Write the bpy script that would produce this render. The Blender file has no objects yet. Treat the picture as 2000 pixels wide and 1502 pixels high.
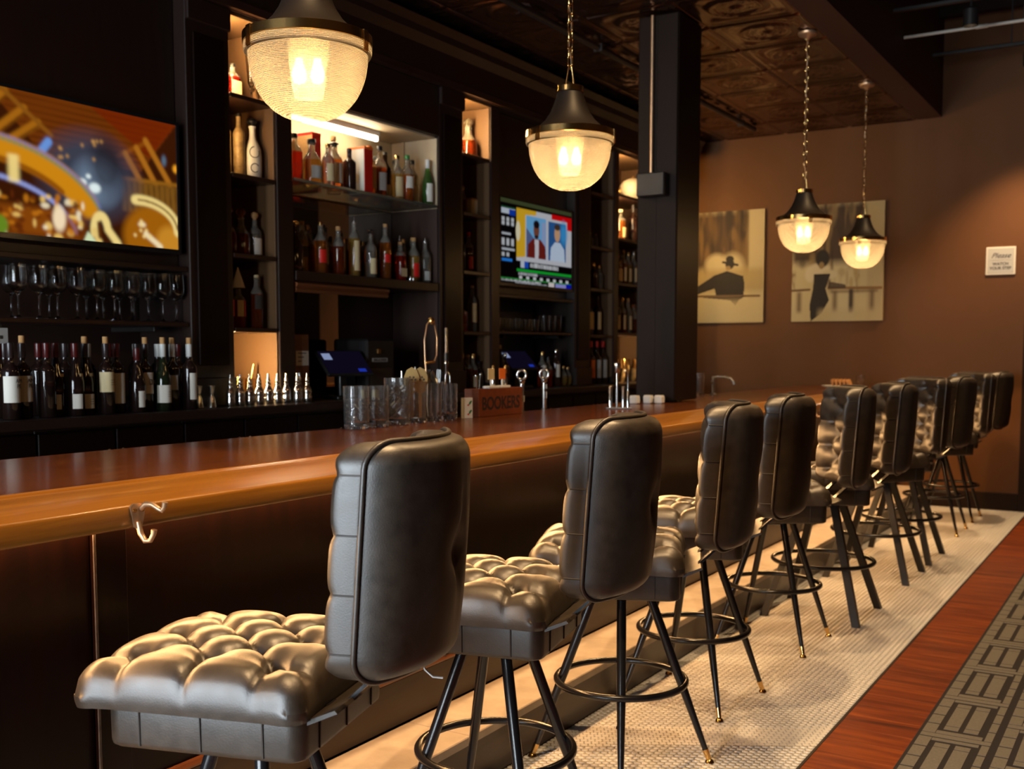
import bpy, bmesh, math, random
import numpy as np
from mathutils import Vector, Matrix
random.seed(7)
rng = np.random.default_rng(11)
SC = bpy.context.scene
COL = SC.collection
PI = math.pi

# ------------------------------------------------------------------ camera
cam_d = bpy.data.cameras.new('camera')
cam = bpy.data.objects.new('camera', cam_d)
COL.objects.link(cam)
cam.location = (0, 0, 1.4)
cam.rotation_euler = (math.radians(90 - 4.45), 0, math.radians(31.484))
cam_d.sensor_fit = 'HORIZONTAL'
cam_d.sensor_width = 36.0
cam_d.lens = 2100 / 2000 * 36
cam_d.shift_y = 98 / 2000
cam_d.clip_start = 0.05
cam_d.clip_end = 60
cam_d.dof.use_dof = True
cam_d.dof.focus_distance = 2.75
cam_d.dof.aperture_fstop = 4.8
SC.camera = cam

# ------------------------------------------------------------------ exposure
SC.view_settings.view_transform = 'Standard'
SC.view_settings.look = 'None'
SC.view_settings.exposure = 0.0
SC.view_settings.gamma = 1.0
SC.view_settings.use_curve_mapping = False

# ------------------------------------------------------------------ world: dim overcast daylight outside
W = bpy.data.worlds.new('world')
SC.world = W
W.use_nodes = True
W.node_tree.nodes['Background'].inputs[0].default_value = (0.62, 0.78, 1.0, 1)
W.node_tree.nodes['Background'].inputs[1].default_value = 0.35
SC.cycles.max_bounces = 8
SC.cycles.diffuse_bounces = 3
SC.cycles.glossy_bounces = 4
SC.cycles.transmission_bounces = 8
SC.cycles.transparent_max_bounces = 8
SC.cycles.sample_clamp_indirect = 4.0
SC.cycles.caustics_reflective = False
SC.cycles.caustics_refractive = False
SC.cycles.use_denoising = True

# daylight through the street windows behind the camera: one soft light outside each window
WIN_X = [(-3.95, -3.4), (-2.75, -2.2), (-1.35, -0.8)]
WIN_Z = (0.12, 2.8)
DAY_W = 270.0
for i, (a, b) in enumerate(WIN_X):
    ld = bpy.data.lights.new('daylight', 'AREA')
    ld.shape = 'RECTANGLE'
    ld.size = b - a
    ld.size_y = WIN_Z[1] - WIN_Z[0]
    ld.energy = DAY_W
    ld.color = (0.80, 0.91, 1.0)
    lo = bpy.data.objects.new('daylight', ld)
    COL.objects.link(lo)
    lo.location = ((a + b) / 2, -3.32, (WIN_Z[0] + WIN_Z[1]) / 2)
    lo.rotation_euler = (math.radians(90), 0, PI)   # shines towards +Y, into the room
    lo.rotation_euler = (math.radians(90), 0, 0)
    lo.rotation_euler = Vector((0, 1, 0)).to_track_quat('-Z', 'Z').to_euler()

# ------------------------------------------------------------------ materials
MATS = {}
def mat(name, col=(0.5, 0.5, 0.5), rough=0.5, metal=0.0, spec=0.5, noise=0.0, nscale=8.0, col2=None, bump=0.0, bscale=60.0,
        trans=0.0, ior=1.45, coat=0.0, stretch=None, emit=None, estr=0.0, alpha=1.0, rnoise=0.0):
    if name in MATS:
        return MATS[name]
    m = bpy.data.materials.new(name)
    m.use_nodes = True
    nt = m.node_tree
    b = nt.nodes['Principled BSDF']
    b.inputs['Base Color'].default_value = (*col, 1)
    b.inputs['Roughness'].default_value = rough
    b.inputs['Metallic'].default_value = metal
    b.inputs['Specular IOR Level'].default_value = spec
    b.inputs['Transmission Weight'].default_value = trans
    b.inputs['IOR'].default_value = ior
    b.inputs['Coat Weight'].default_value = coat
    b.inputs['Coat Roughness'].default_value = 0.12
    if emit:
        b.inputs['Emission Color'].default_value = (*emit, 1)
        b.inputs['Emission Strength'].default_value = estr
    if noise or bump or rnoise:
        tc = nt.nodes.new('ShaderNodeTexCoord')
        mp = nt.nodes.new('ShaderNodeMapping')
        nt.links.new(tc.outputs['Object'], mp.inputs['Vector'])
        if stretch:
            mp.inputs['Scale'].default_value = stretch
        if noise or rnoise:
            n = nt.nodes.new('ShaderNodeTexNoise')
            n.inputs['Scale'].default_value = nscale
            n.inputs['Detail'].default_value = 6
            n.inputs['Roughness'].default_value = 0.62
            nt.links.new(mp.outputs[0], n.inputs['Vector'])
        if noise:
            r = nt.nodes.new('ShaderNodeValToRGB')
            r.color_ramp.elements[0].position = 0.5 - 0.28
            r.color_ramp.elements[1].position = 0.5 + 0.28
            c2 = col2 or tuple(c * (1 - noise) for c in col)
            r.color_ramp.elements[0].color = (*c2, 1)
            r.color_ramp.elements[1].color = (*col, 1)
            nt.links.new(n.outputs['Fac'], r.inputs['Fac'])
            nt.links.new(r.outputs['Color'], b.inputs['Base Color'])
        if rnoise:
            mr = nt.nodes.new('ShaderNodeMapRange')
            mr.inputs['To Min'].default_value = max(0.02, rough - rnoise)
            mr.inputs['To Max'].default_value = min(1, rough + rnoise)
            nt.links.new(n.outputs['Fac'], mr.inputs['Value'])
            nt.links.new(mr.outputs[0], b.inputs['Roughness'])
        if bump:
            n2 = nt.nodes.new('ShaderNodeTexNoise')
            n2.inputs['Scale'].default_value = bscale
            n2.inputs['Detail'].default_value = 4
            bp = nt.nodes.new('ShaderNodeBump')
            bp.inputs['Strength'].default_value = bump
            bp.inputs['Distance'].default_value = 0.002
            nt.links.new(mp.outputs[0], n2.inputs['Vector'])
            nt.links.new(n2.outputs['Fac'], bp.inputs['Height'])
            nt.links.new(bp.outputs[0], b.inputs['Normal'])
    MATS[name] = m
    return m

def wood(name, cols, scale=(14, 1.2, 14), rough=0.3, coat=0.0, wear=None, bands=3.0):
    """long-grain wood; grain runs along the axis with the smallest mapping scale"""
    m = bpy.data.materials.new(name)
    m.use_nodes = True
    nt = m.node_tree
    b = nt.nodes['Principled BSDF']
    tc = nt.nodes.new('ShaderNodeTexCoord')
    mp = nt.nodes.new('ShaderNodeMapping')
    mp.inputs['Scale'].default_value = scale
    oi = nt.nodes.new('ShaderNodeObjectInfo')
    ad = nt.nodes.new('ShaderNodeVectorMath')
    ad.operation = 'ADD'
    ml = nt.nodes.new('ShaderNodeMath'); ml.operation = 'MULTIPLY'; ml.inputs[1].default_value = 37.0
    nt.links.new(oi.outputs['Random'], ml.inputs[0])
    nt.links.new(tc.outputs['Object'], ad.inputs[0])
    nt.links.new(ml.outputs[0], ad.inputs[1])
    nt.links.new(ad.outputs[0], mp.inputs['Vector'])
    n = nt.nodes.new('ShaderNodeTexNoise')
    n.inputs['Scale'].default_value = bands
    n.inputs['Detail'].default_value = 8
    n.inputs['Roughness'].default_value = 0.65
    n.inputs['Distortion'].default_value = 0.6
    nt.links.new(mp.outputs[0], n.inputs['Vector'])
    r = nt.nodes.new('ShaderNodeValToRGB')
    el = r.color_ramp.elements
    el[0].position = 0.3; el[0].color = (*cols[0], 1)
    el[1].position = 0.72; el[1].color = (*cols[-1], 1)
    if len(cols) > 2:
        e = el.new(0.5); e.color = (*cols[1], 1)
    nt.links.new(n.outputs['Fac'], r.inputs['Fac'])
    out = r.outputs['Color']
    if wear:
        v = nt.nodes.new('ShaderNodeTexNoise')
        v.inputs['Scale'].default_value = wear[1]
        v.inputs['Detail'].default_value = 10
        v.inputs['Roughness'].default_value = 0.75
        nt.links.new(tc.outputs['Object'], v.inputs['Vector'])
        rr = nt.nodes.new('ShaderNodeValToRGB')
        rr.color_ramp.elements[0].position = wear[2]
        rr.color_ramp.elements[1].position = wear[2] + 0.03
        nt.links.new(v.outputs['Fac'], rr.inputs['Fac'])
        mx = nt.nodes.new('ShaderNodeMix'); mx.data_type = 'RGBA'
        nt.links.new(rr.outputs['Color'], mx.inputs[0])
        nt.links.new(out, mx.inputs[6])
        mx.inputs[7].default_value = (*wear[0], 1)
        out = mx.outputs[2]
    nt.links.new(out, b.inputs['Base Color'])
    b.inputs['Roughness'].default_value = rough
    b.inputs['Coat Weight'].default_value = coat
    b.inputs['Coat Roughness'].default_value = 0.1
    bp = nt.nodes.new('ShaderNodeBump')
    bp.inputs['Strength'].default_value = 0.12
    bp.inputs['Distance'].default_value = 0.002
    nt.links.new(n.outputs['Fac'], bp.inputs['Height'])
    nt.links.new(bp.outputs[0], b.inputs['Normal'])
    MATS[name] = m
    return m

def emis(name, col, s):
    if name in MATS: return MATS[name]
    m = bpy.data.materials.new(name); m.use_nodes = True
    nt = m.node_tree; nt.nodes.clear()
    o = nt.nodes.new('ShaderNodeOutputMaterial'); e = nt.nodes.new('ShaderNodeEmission')
    e.inputs[0].default_value = (*col, 1); e.inputs[1].default_value = s
    nt.links.new(e.outputs[0], o.inputs[0])
    MATS[name] = m
    return m

def attr_mat(name, kind='emit', s=1.0, rough=0.6):
    m = bpy.data.materials.new(name); m.use_nodes = True
    nt = m.node_tree
    a = nt.nodes.new('ShaderNodeVertexColor'); a.layer_name = 'print'
    if kind == 'emit':
        nt.nodes.remove(nt.nodes['Principled BSDF'])
        o = nt.nodes['Material Output']
        e = nt.nodes.new('ShaderNodeEmission'); e.inputs[1].default_value = s
        nt.links.new(a.outputs[0], e.inputs[0]); nt.links.new(e.outputs[0], o.inputs[0])
    else:
        b = nt.nodes['Principled BSDF']
        nt.links.new(a.outputs[0], b.inputs['Base Color']); b.inputs['Roughness'].default_value = rough
    MATS[name] = m
    return m

# surfaces
mat('leather', (0.044, 0.031, 0.021), 0.42, spec=0.9, noise=0.6, nscale=24, bump=0.14, bscale=330, rnoise=0.10)
mat('leather_seam', (0.03, 0.024, 0.02), 0.5)
mat('pale_thread', (0.45, 0.42, 0.38), 0.6)
mat('black_steel', (0.012, 0.011, 0.012), 0.22, spec=0.6)
mat('black_paint', (0.014, 0.011, 0.010), 0.42)
mat('brass', (0.72, 0.45, 0.16), 0.16, metal=1.0)
mat('old_brass', (0.62, 0.40, 0.24), 0.42, metal=0.9)
mat('steel', (0.62, 0.62, 0.60), 0.16, metal=1.0)
mat('steel_brushed', (0.5, 0.5, 0.5), 0.32, metal=1.0)
mat('gilt', (0.75, 0.48, 0.18), 0.25, metal=1.0)
mat('black_shade', (0.012, 0.008, 0.006), 0.5, spec=0.35, noise=0.3)
wood('bar_wood', [(0.055, 0.013, 0.003), (0.105, 0.028, 0.006), (0.155, 0.046, 0.010)], (16, 1.0, 16), 0.24, 0.12, bands=2.2)
wood('rail_wood', [(0.20, 0.068, 0.007), (0.30, 0.115, 0.012), (0.37, 0.150, 0.018)], (22, 1.1, 22), 0.3, 0.3,
     wear=((0.62, 0.38, 0.18), 26, 0.70), bands=1.6)
wood('dark_panel', [(0.0035, 0.0010, 0.0005), (0.0075, 0.0018, 0.0008)], (10, 10, 1.2), 0.32, 0.0, wear=((0.10, 0.05, 0.03), 24, 0.725))
MATS['dark_panel'].node_tree.nodes['Principled BSDF'].inputs['Specular IOR Level'].default_value = 0.2
wood('dark_wood', [(0.009, 0.0035, 0.0022), (0.016, 0.006, 0.0035)], (12, 12, 1.4), 0.38)
wood('shelf_wood', [(0.016, 0.006, 0.0035), (0.035, 0.013, 0.006)], (12, 1.2, 12), 0.35)
wood('moulding_wood', [(0.10, 0.028, 0.010), (0.17, 0.055, 0.018)], (12, 1.0, 12), 0.35)
wood('plank_wood', [(0.045, 0.008, 0.002), (0.125, 0.022, 0.0035), (0.25, 0.056, 0.006)], (1.2, 14, 14), 0.5, 0.0, bands=1.6)
MATS['plank_wood'].node_tree.nodes['Principled BSDF'].inputs['Specular IOR Level'].default_value = 0.22
wood('box_wood', [(0.12, 0.022, 0.005), (0.20, 0.045, 0.010)], (2, 16, 16), 0.42)
mat('letter_burn', (0.016, 0.006, 0.004), 0.7)
mat('edge_wear', (0.10, 0.075, 0.055), 0.6, noise=0.6, nscale=45, col2=(0.03, 0.015, 0.01))
mat('stone', (0.42, 0.35, 0.28), 0.55, noise=0.35, nscale=9, bump=0.1, bscale=70)
mat('tile_white', (0.58, 0.57, 0.55), 0.32, noise=0.08, nscale=3)
mat('tile_grey', (0.115, 0.12, 0.115), 0.38, noise=0.3, nscale=20)
mat('grout', (0.060, 0.052, 0.046), 0.85)
mat('rug_dark', (0.011, 0.008, 0.009), 0.95, bump=0.5, bscale=500)
mat('rug_grey', (0.150, 0.138, 0.118), 0.95, noise=0.35, nscale=120, bump=0.6, bscale=600)
mat('wall_brown', (0.105, 0.036, 0.005), 0.72, noise=0.12, nscale=3, bump=0.08, bscale=90)
mat('wall_dark', (0.022, 0.010, 0.006), 0.7)
mat('ceiling_flat', (0.060, 0.022, 0.012), 0.7)
mat('ceiling_red', (0.26, 0.035, 0.016), 0.7)
mat('tin', (0.17, 0.075, 0.040), 0.22, metal=0.9, noise=0.3, nscale=6)
mat('joist_dark', (0.014, 0.006, 0.004), 0.8, spec=0.25)
mat('pipe_white', (0.55, 0.50, 0.42), 0.5)
mat('post_paint', (0.013, 0.0065, 0.004), 0.55, spec=0.15, noise=0.2, nscale=5)
mat('niche_cream', (0.46, 0.36, 0.23), 0.6)
mat('niche_brown', (0.11, 0.055, 0.022), 0.5)
mat('niche_dark', (0.030, 0.013, 0.008), 0.5)
mat('mirror', (0.55, 0.52, 0.46), 0.03, metal=1.0)
mat('tv_black', (0.008, 0.008, 0.009), 0.25)
mat('paper', (0.68, 0.64, 0.56), 0.7)
mat('paper_cream', (0.62, 0.50, 0.28), 0.7)
mat('paper_grey', (0.42, 0.42, 0.40), 0.6)
mat('ink', (0.03, 0.025, 0.02), 0.7)
mat('white_plastic', (0.72, 0.71, 0.68), 0.4)
mat('red_print', (0.55, 0.012, 0.008), 0.45)
mat('orange_print', (0.75, 0.16, 0.02), 0.45)
mat('green_print', (0.03, 0.16, 0.04), 0.5)
mat('cork', (0.50, 0.27, 0.10), 0.8, noise=0.3, nscale=120)
mat('black_plastic', (0.012, 0.011, 0.011), 0.35)
mat('foil_red', (0.06, 0.005, 0.005), 0.3)
mat('foil_white', (0.55, 0.55, 0.52), 0.35)
mat('foil_dark', (0.020, 0.012, 0.012), 0.3)
mat('foil_gold', (0.55, 0.36, 0.10), 0.3, metal=0.6)
mat('plaster_ball', (0.72, 0.62, 0.45), 0.55, noise=0.3, nscale=12)
mat('ceramic', (0.62, 0.60, 0.54), 0.35)
mat('ceramic_tan', (0.40, 0.27, 0.12), 0.4, noise=0.6, nscale=26, col2=(0.10, 0.06, 0.03))
mat('bread', (0.45, 0.20, 0.06), 0.7, noise=0.5, nscale=30)
mat('clear_glass', (0.96, 0.97, 0.96), 0.03, trans=1.0, ior=1.46)
mat('cut_glass', (0.95, 0.96, 0.97), 0.06, trans=0.97, ior=1.5)
mat('glass_shelf', (0.75, 0.86, 0.78), 0.05, trans=0.92, ior=1.45)
mat('wine_glass_bottle', (0.012, 0.006, 0.005), 0.07, spec=0.6)
mat('wine_green', (0.010, 0.014, 0.006), 0.07, spec=0.6)
mat('g_amber', (0.72, 0.20, 0.025), 0.05, trans=0.88, ior=1.4)
mat('g_deep', (0.42, 0.065, 0.012), 0.05, trans=0.85, ior=1.4)
mat('g_red', (0.62, 0.03, 0.012), 0.05, trans=0.85, ior=1.4)
mat('g_clear', (0.90, 0.86, 0.72), 0.04, trans=0.92, ior=1.4)
mat('g_gold', (0.88, 0.52, 0.10), 0.05, trans=0.85, ior=1.4)
mat('g_neck', (0.88, 0.82, 0.70), 0.05, trans=0.86, ior=1.35)
mat('g_green', (0.12, 0.30, 0.06), 0.05, trans=0.8, ior=1.4)
mat('g_dark', (0.035, 0.016, 0.010), 0.06, trans=0.2, ior=1.4)
mat('leaf', (0.10, 0.24, 0.05), 0.5)
emis('bulb_glow', (1.0, 0.74, 0.42), 14.0)
emis('led_tube', (1.0, 0.82, 0.56), 48.0)
emis('led_strip_warm', (1.0, 0.68, 0.32), 260.0)
emis('added_wall_strip', (1.0, 0.58, 0.16), 110.0)
emis('led_under_bar', (1.0, 0.54, 0.21), 175.0)
emis('added_shelf_strip', (1.0, 0.62, 0.25), 38.0)
emis('pos_glow', (0.030, 0.020, 0.075), 0.12)
emis('pos_white', (0.45, 0.55, 0.9), 0.45)
emis('pos_blue', (0.03, 0.08, 0.9), 0.35)
emis('spot_face', (1.0, 0.72, 0.42), 14.0)
emis('small_led', (1.0, 0.15, 0.03), 1.5)

def bowl_material():
    """prismatic pressed-glass bowl: rings and flutes in fine relief, lets the bulbs' light through"""
    m = bpy.data.materials.new('prismatic_glass'); m.use_nodes = True
    nt = m.node_tree; nt.nodes.clear()
    o = nt.nodes.new('ShaderNodeOutputMaterial')
    tc = nt.nodes.new('ShaderNodeTexCoord')
    sep = nt.nodes.new('ShaderNodeSeparateXYZ'); nt.links.new(tc.outputs['Object'], sep.inputs[0])
    def math_(op, a, b=None):
        n = nt.nodes.new('ShaderNodeMath'); n.operation = op
        for k, v in ((0, a), (1, b)):
            if v is None: continue
            if isinstance(v, (int, float)): n.inputs[k].default_value = v
            else: nt.links.new(v, n.inputs[k])
        return n.outputs[0]
    rings = math_('SINE', math_('MULTIPLY', sep.outputs['Z'], 1500.0))
    ang = math_('ARCTAN2', sep.outputs['Y'], sep.outputs['X'])
    flutes = math_('SINE', math_('MULTIPLY', ang, 150.0))
    h = math_('ADD', rings, math_('MULTIPLY', flutes, 0.7))
    bp = nt.nodes.new('ShaderNodeBump'); bp.inputs['Strength'].default_value = 0.6; bp.inputs['Distance'].default_value = 0.0012
    nt.links.new(h, bp.inputs['Height'])
    tr = nt.nodes.new('ShaderNodeBsdfTranslucent'); tr.inputs[0].default_value = (0.22, 0.195, 0.155, 1)
    df = nt.nodes.new('ShaderNodeBsdfDiffuse'); df.inputs[0].default_value = (0.35, 0.30, 0.24, 1)
    tp = nt.nodes.new('ShaderNodeBsdfTransparent'); tp.inputs[0].default_value = (1.0, 0.92, 0.78, 1)
    gl = nt.nodes.new('ShaderNodeBsdfGlossy'); gl.inputs['Roughness'].default_value = 0.16
    for n in (tr, df, gl): nt.links.new(bp.outputs[0], n.inputs['Normal'])
    def mix(f, a, b):
        n = nt.nodes.new('ShaderNodeMixShader')
        if isinstance(f, float): n.inputs[0].default_value = f
        else: nt.links.new(f, n.inputs[0])
        nt.links.new(a, n.inputs[1]); nt.links.new(b, n.inputs[2]); return n.outputs[0]
    body = mix(0.16, tr.outputs[0], df.outputs[0])
    fac = math_('ADD', 0.34, math_('MULTIPLY', rings, 0.14))
    body = mix(fac, body, tp.outputs[0])
    lw = nt.nodes.new('ShaderNodeLayerWeight'); lw.inputs[0].default_value = 0.25
    nt.links.new(bp.outputs[0], lw.inputs['Normal'])
    body = mix(math_('MULTIPLY', lw.outputs['Fresnel'], 0.5), body, gl.outputs[0])
    nt.links.new(body, o.inputs[0])
    MATS['prismatic_glass'] = m
bowl_material()
def frosted_material():
    m = bpy.data.materials.new('frosted_sleeve'); m.use_nodes = True
    nt = m.node_tree; nt.nodes.clear()
    o = nt.nodes.new('ShaderNodeOutputMaterial')
    tr = nt.nodes.new('ShaderNodeBsdfTranslucent'); tr.inputs[0].default_value = (0.20, 0.17, 0.12, 1)
    tp = nt.nodes.new('ShaderNodeBsdfTransparent'); tp.inputs[0].default_value = (1, 0.95, 0.85, 1)
    mx = nt.nodes.new('ShaderNodeMixShader'); mx.inputs[0].default_value = 0.5
    nt.links.new(tr.outputs[0], mx.inputs[1]); nt.links.new(tp.outputs[0], mx.inputs[2]); nt.links.new(mx.outputs[0], o.inputs[0])
    MATS['frosted_sleeve'] = m
frosted_material()

# ------------------------------------------------------------------ mesh helpers
class MB:
    def __init__(s): s.v = []; s.f = []
    def add(s, verts, faces):
        o = len(s.v); s.v += [tuple(map(float, p)) for p in verts]; s.f += [tuple(i + o for i in f) for f in faces]; return s
    def box(s, x0, x1, y0, y1, z0, z1, bev=0.0):
        if bev <= 0:
            return s.add([(x0,y0,z0),(x1,y0,z0),(x1,y1,z0),(x0,y1,z0),(x0,y0,z1),(x1,y0,z1),(x1,y1,z1),(x0,y1,z1)],
                         [(0,3,2,1),(4,5,6,7),(0,1,5,4),(1,2,6,5),(2,3,7,6),(3,0,4,7)])
        b = min(bev, (x1-x0)/2.01, (y1-y0)/2.01, (z1-z0)/2.01)
        vs = []; ix = {}
        for i in (0,1):
            for j in (0,1):
                for k in (0,1):
                    X = (x0,x1)[i]; Y = (y0,y1)[j]; Z = (z0,z1)[k]
                    dx = b*(1-2*i); dy = b*(1-2*j); dz = b*(1-2*k)
                    for a,p in enumerate(((X,Y+dy,Z+dz),(X+dx,Y,Z+dz),(X+dx,Y+dy,Z))):
                        ix[(i,j,k,a)] = len(vs); vs.append(p)
        F = []
        I = lambda i,j,k,a: ix[(i,j,k,a)]
        for i in (0,1):
            q = [I(i,0,0,0),I(i,1,0,0),I(i,1,1,0),I(i,0,1,0)]; F.append(q if i else q[::-1])
            q = [I(0,i,0,1),I(1,i,0,1),I(1,i,1,1),I(0,i,1,1)]; F.append(q[::-1] if i else q)
            q = [I(0,0,i,2),I(1,0,i,2),I(1,1,i,2),I(0,1,i,2)]; F.append(q if i else q[::-1])
        for j in (0,1):
            for k in (0,1):
                F.append([I(0,j,k,1),I(1,j,k,1),I(1,j,k,2),I(0,j,k,2)])
                F.append([I(j,0,k,0),I(j,1,k,0),I(j,1,k,2),I(j,0,k,2)])
                F.append([I(j,k,0,0),I(j,k,1,0),I(j,k,1,1),I(j,k,0,1)])
        for i in (0,1):
            for j in (0,1):
                for k in (0,1):
                    F.append([I(i,j,k,0),I(i,j,k,1),I(i,j,k,2)])
        return s.add(vs, F)
    def lathe(s, prof, n=24, cx=0, cy=0, cz=0, cap0=True, cap1=True, fn=None):
        """prof: (r, z) from bottom to top"""
        vs = []; F = []
        for k, (r, z) in enumerate(prof):
            for i in range(n):
                a = 2*PI*i/n
                rr = fn(r, z, a, k) if fn else r
                vs.append((cx+rr*math.cos(a), cy+rr*math.sin(a), cz+z))
        m = len(prof)
        for k in range(m-1):
            for i in range(n):
                j = (i+1) % n
                F.append((k*n+i, k*n+j, (k+1)*n+j, (k+1)*n+i))
        if cap0: F.append(tuple(range(n))[::-1])
        if cap1: F.append(tuple((m-1)*n+i for i in range(n)))
        return s.add(vs, F)
    def tube(s, pts, r, n=8, cap=True, closed=False):
        pts = [Vector(p) for p in pts]; m = len(pts)
        rs = r if isinstance(r, (list, tuple)) else [r]*m
        vs = []; F = []
        up = None
        for k in range(m):
            if closed: t = pts[(k+1) % m]-pts[k-1]
            else: t = pts[min(k+1, m-1)]-pts[max(k-1, 0)]
            t.normalize()
            if up is None:
                up = Vector((0,0,1)) if abs(t.z) < 0.9 else Vector((1,0,0))
            a = (up - t*up.dot(t))
            if a.length < 1e-6: a = t.orthogonal()
            a.normalize(); b = t.cross(a); up = a
            for i in range(n):
                th = 2*PI*i/n
                vs.append(pts[k] + (a*math.cos(th)+b*math.sin(th))*rs[k])
        mm = m if closed else m-1
        for k in range(mm):
            k2 = (k+1) % m
            for i in range(n):
                j = (i+1) % n
                F.append((k*n+i, k*n+j, k2*n+j, k2*n+i))
        if cap and not closed:
            F.append(tuple(range(n))[::-1]); F.append(tuple((m-1)*n+i for i in range(n)))
        return s.add(vs, F)
    def prism(s, poly, axis, a0, a1):
        """extrude a 2-D polygon along an axis ('x','y','z')"""
        def P(p, a):
            if axis == 'x': return (a, p[0], p[1])
            if axis == 'y': return (p[0], a, p[1])
            return (p[0], p[1], a)
        n = len(poly)
        return s.add([P(p, a0) for p in poly]+[P(p, a1) for p in poly],
                     [tuple(range(n))[::-1], tuple(range(n, 2*n))]+[(i, (i+1) % n, n+(i+1) % n, n+i) for i in range(n)])
    def data(s, name, m, smooth=None):
        me = bpy.data.meshes.new(name)
        me.from_pydata(s.v, [], s.f)
        bm = bmesh.new(); bm.from_mesh(me)
        bmesh.ops.recalc_face_normals(bm, faces=bm.faces)
        bm.to_mesh(me); bm.free()
        if m: me.materials.append(MATS[m])
        if smooth:
            me.polygons.foreach_set('use_smooth', [True]*len(me.polygons))
            me.set_sharp_from_angle(angle=math.radians(smooth))
        me.update()
        return me
    def build(s, name, m, parent=None, smooth=None):
        return put(name, s.data(name, m, smooth), parent)

def put(name, me, parent=None, loc=None, rotz=None):
    o = bpy.data.objects.new(name, me); COL.objects.link(o)
    if parent: o.parent = parent
    if loc is not None: o.location = loc
    if rotz is not None: o.rotation_euler = (0, 0, rotz)
    return o
def tag(o, label, cat, group=None, kind=None):
    o['label'] = label; o['category'] = cat
    if group: o['group'] = group
    if kind: o['kind'] = kind
    return o
def thing(name, label, cat, loc=(0,0,0), rotz=0.0, group=None):
    o = bpy.data.objects.new(name, None); COL.objects.link(o)
    o.empty_display_size = 0.05
    o.location = loc; o.rotation_euler = (0, 0, rotz)
    return tag(o, label, cat, group)
def struct(o): o['kind'] = 'structure'; return o
def copy_tree(o, parent=None):
    c = o.copy(); COL.objects.link(c)
    if parent: c.parent = parent
    for ch in list(o.children): copy_tree(ch, c)
    return c
ORD = ['first','second','third','fourth','fifth','sixth','seventh','eighth','ninth','tenth','eleventh','twelfth','thirteenth',
       'fourteenth','fifteenth','sixteenth','seventeenth','eighteenth','nineteenth','twentieth']

# ================================================================== THE ROOM
FAR_Y = 10.27
XL, XR, YN = -4.42, 4.2, -3.0
fl = struct(MB().box(XL-0.1, XR+0.1, YN-0.1, 14.0, -0.12, -0.006).build('floor', 'grout'))

# hexagonal mosaic between the bar step and the wood floor
HP = 0.0268                       # pitch across the flats
HR = HP / math.sqrt(3)            # cell radius
def hex_mesh(name, m):
    r0, r1 = HR*0.935, HR*0.915
    b = MB(); a = [PI/6 + i*PI/3 for i in range(6)]
    vs = [(r0*math.cos(t), r0*math.sin(t), -0.006) for t in a] + [(r0*math.cos(t), r0*math.sin(t), -0.0012) for t in a] + \
         [(r1*math.cos(t), r1*math.sin(t), 0.0) for t in a]
    F = [(12,13,14,15,16,17)]
    for i in range(6):
        j = (i+1) % 6
        F += [(i, j, 6+j, 6+i), (6+i, 6+j, 12+j, 12+i)]
    return b.add(vs, F), b.data(name, m)
hexb, hex_white = hex_mesh('tile', 'tile_white')
_, hex_grey = hex_mesh('tile', 'tile_grey')
cells = []
row = 0
x = -1.847
while x < -1.02:
    y = 0.6 + (HP/2 if row % 2 else 0)
    while y < FAR_Y-0.02:
        cells.append((x, y, False)); y += HP
    x += HR*1.5; row += 1
# the nearest tiles in the open are single tiles, all others one mesh
cf = Vector((-math.sin(math.radians(31.484)), math.cos(math.radians(31.484)), 0)); cr = Vector((cf.y, -cf.x, 0))
def frame_u(p):
    d = Vector((p[0], p[1], -1.4)); z = d.x*cf.x + d.y*cf.y
    return (d.x*cr.x + d.y*cr.y)/z if z > 0.2 else 9
def frame_v(p):
    z = p[0]*cf.x + p[1]*cf.y
    return 1.4/z
vis = [c for c in cells if abs(frame_u(c)) < 0.46 and frame_v(c) < 0.375]
vis.sort(key=lambda c: c[0]*cf.x + c[1]*cf.y)
near = set(vis[:300])
for c in vis[:300]:
    put('tile', hex_grey if c[2] else hex_white, fl, (c[0], c[1], 0))
for g, m in ((False, 'tile_white'),):
    pts = np.array([(c[0], c[1]) for c in cells if c[2] == g and c not in near])
    hv = np.array(hexb.v); n = len(hv)
    V = (hv[None, :, :] + np.concatenate([pts, np.zeros((len(pts), 1))], 1)[:, None, :]).reshape(-1, 3)
    me = bpy.data.meshes.new('mosaic')
    nf = len(hexb.f); loops = []; starts = []; tot = []
    base_l = [i for f in hexb.f for i in f]; lens = [len(f) for f in hexb.f]
    L = (np.array(base_l)[None, :] + (np.arange(len(pts))*n)[:, None]).reshape(-1)
    T = np.tile(np.array(lens), len(pts)); S = np.concatenate([[0], np.cumsum(T)[:-1]])
    me.vertices.add(len(V)); me.vertices.foreach_set('co', V.reshape(-1))
    me.loops.add(len(L)); me.loops.foreach_set('vertex_index', L.astype(np.int32))
    me.polygons.add(len(T)); me.polygons.foreach_set('loop_start', S.astype(np.int32)); me.polygons.foreach_set('loop_total', T.astype(np.int32))
    me.materials.append(MATS[m]); me.update(calc_edges=True)
    o = put('mosaic_tiles', me, fl); o['kind'] = 'stuff'

# wood floor of boards running away from the mosaic
bw = 0.15
y = 0.4; k = 0
pm = {}
while y < FAR_Y + 1.2:
    w = bw*(0.9 + 0.2*((k*7) % 5)/4)
    key = round(w, 4)
    if key not in pm:
        pm[key] = MB().box(-1.012, 3.0, 0.0004, w-0.0004, -0.018, 0.0005, 0.0008).data('plank', 'plank_wood')
    put('plank', pm[key], fl, (0, y, 0))
    y += w; k += 1
struct(MB().box(-1.022, -1.0125, 0.4, FAR_Y, -0.01, 0.0015).build('trim_3', 'black_paint'))

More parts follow.
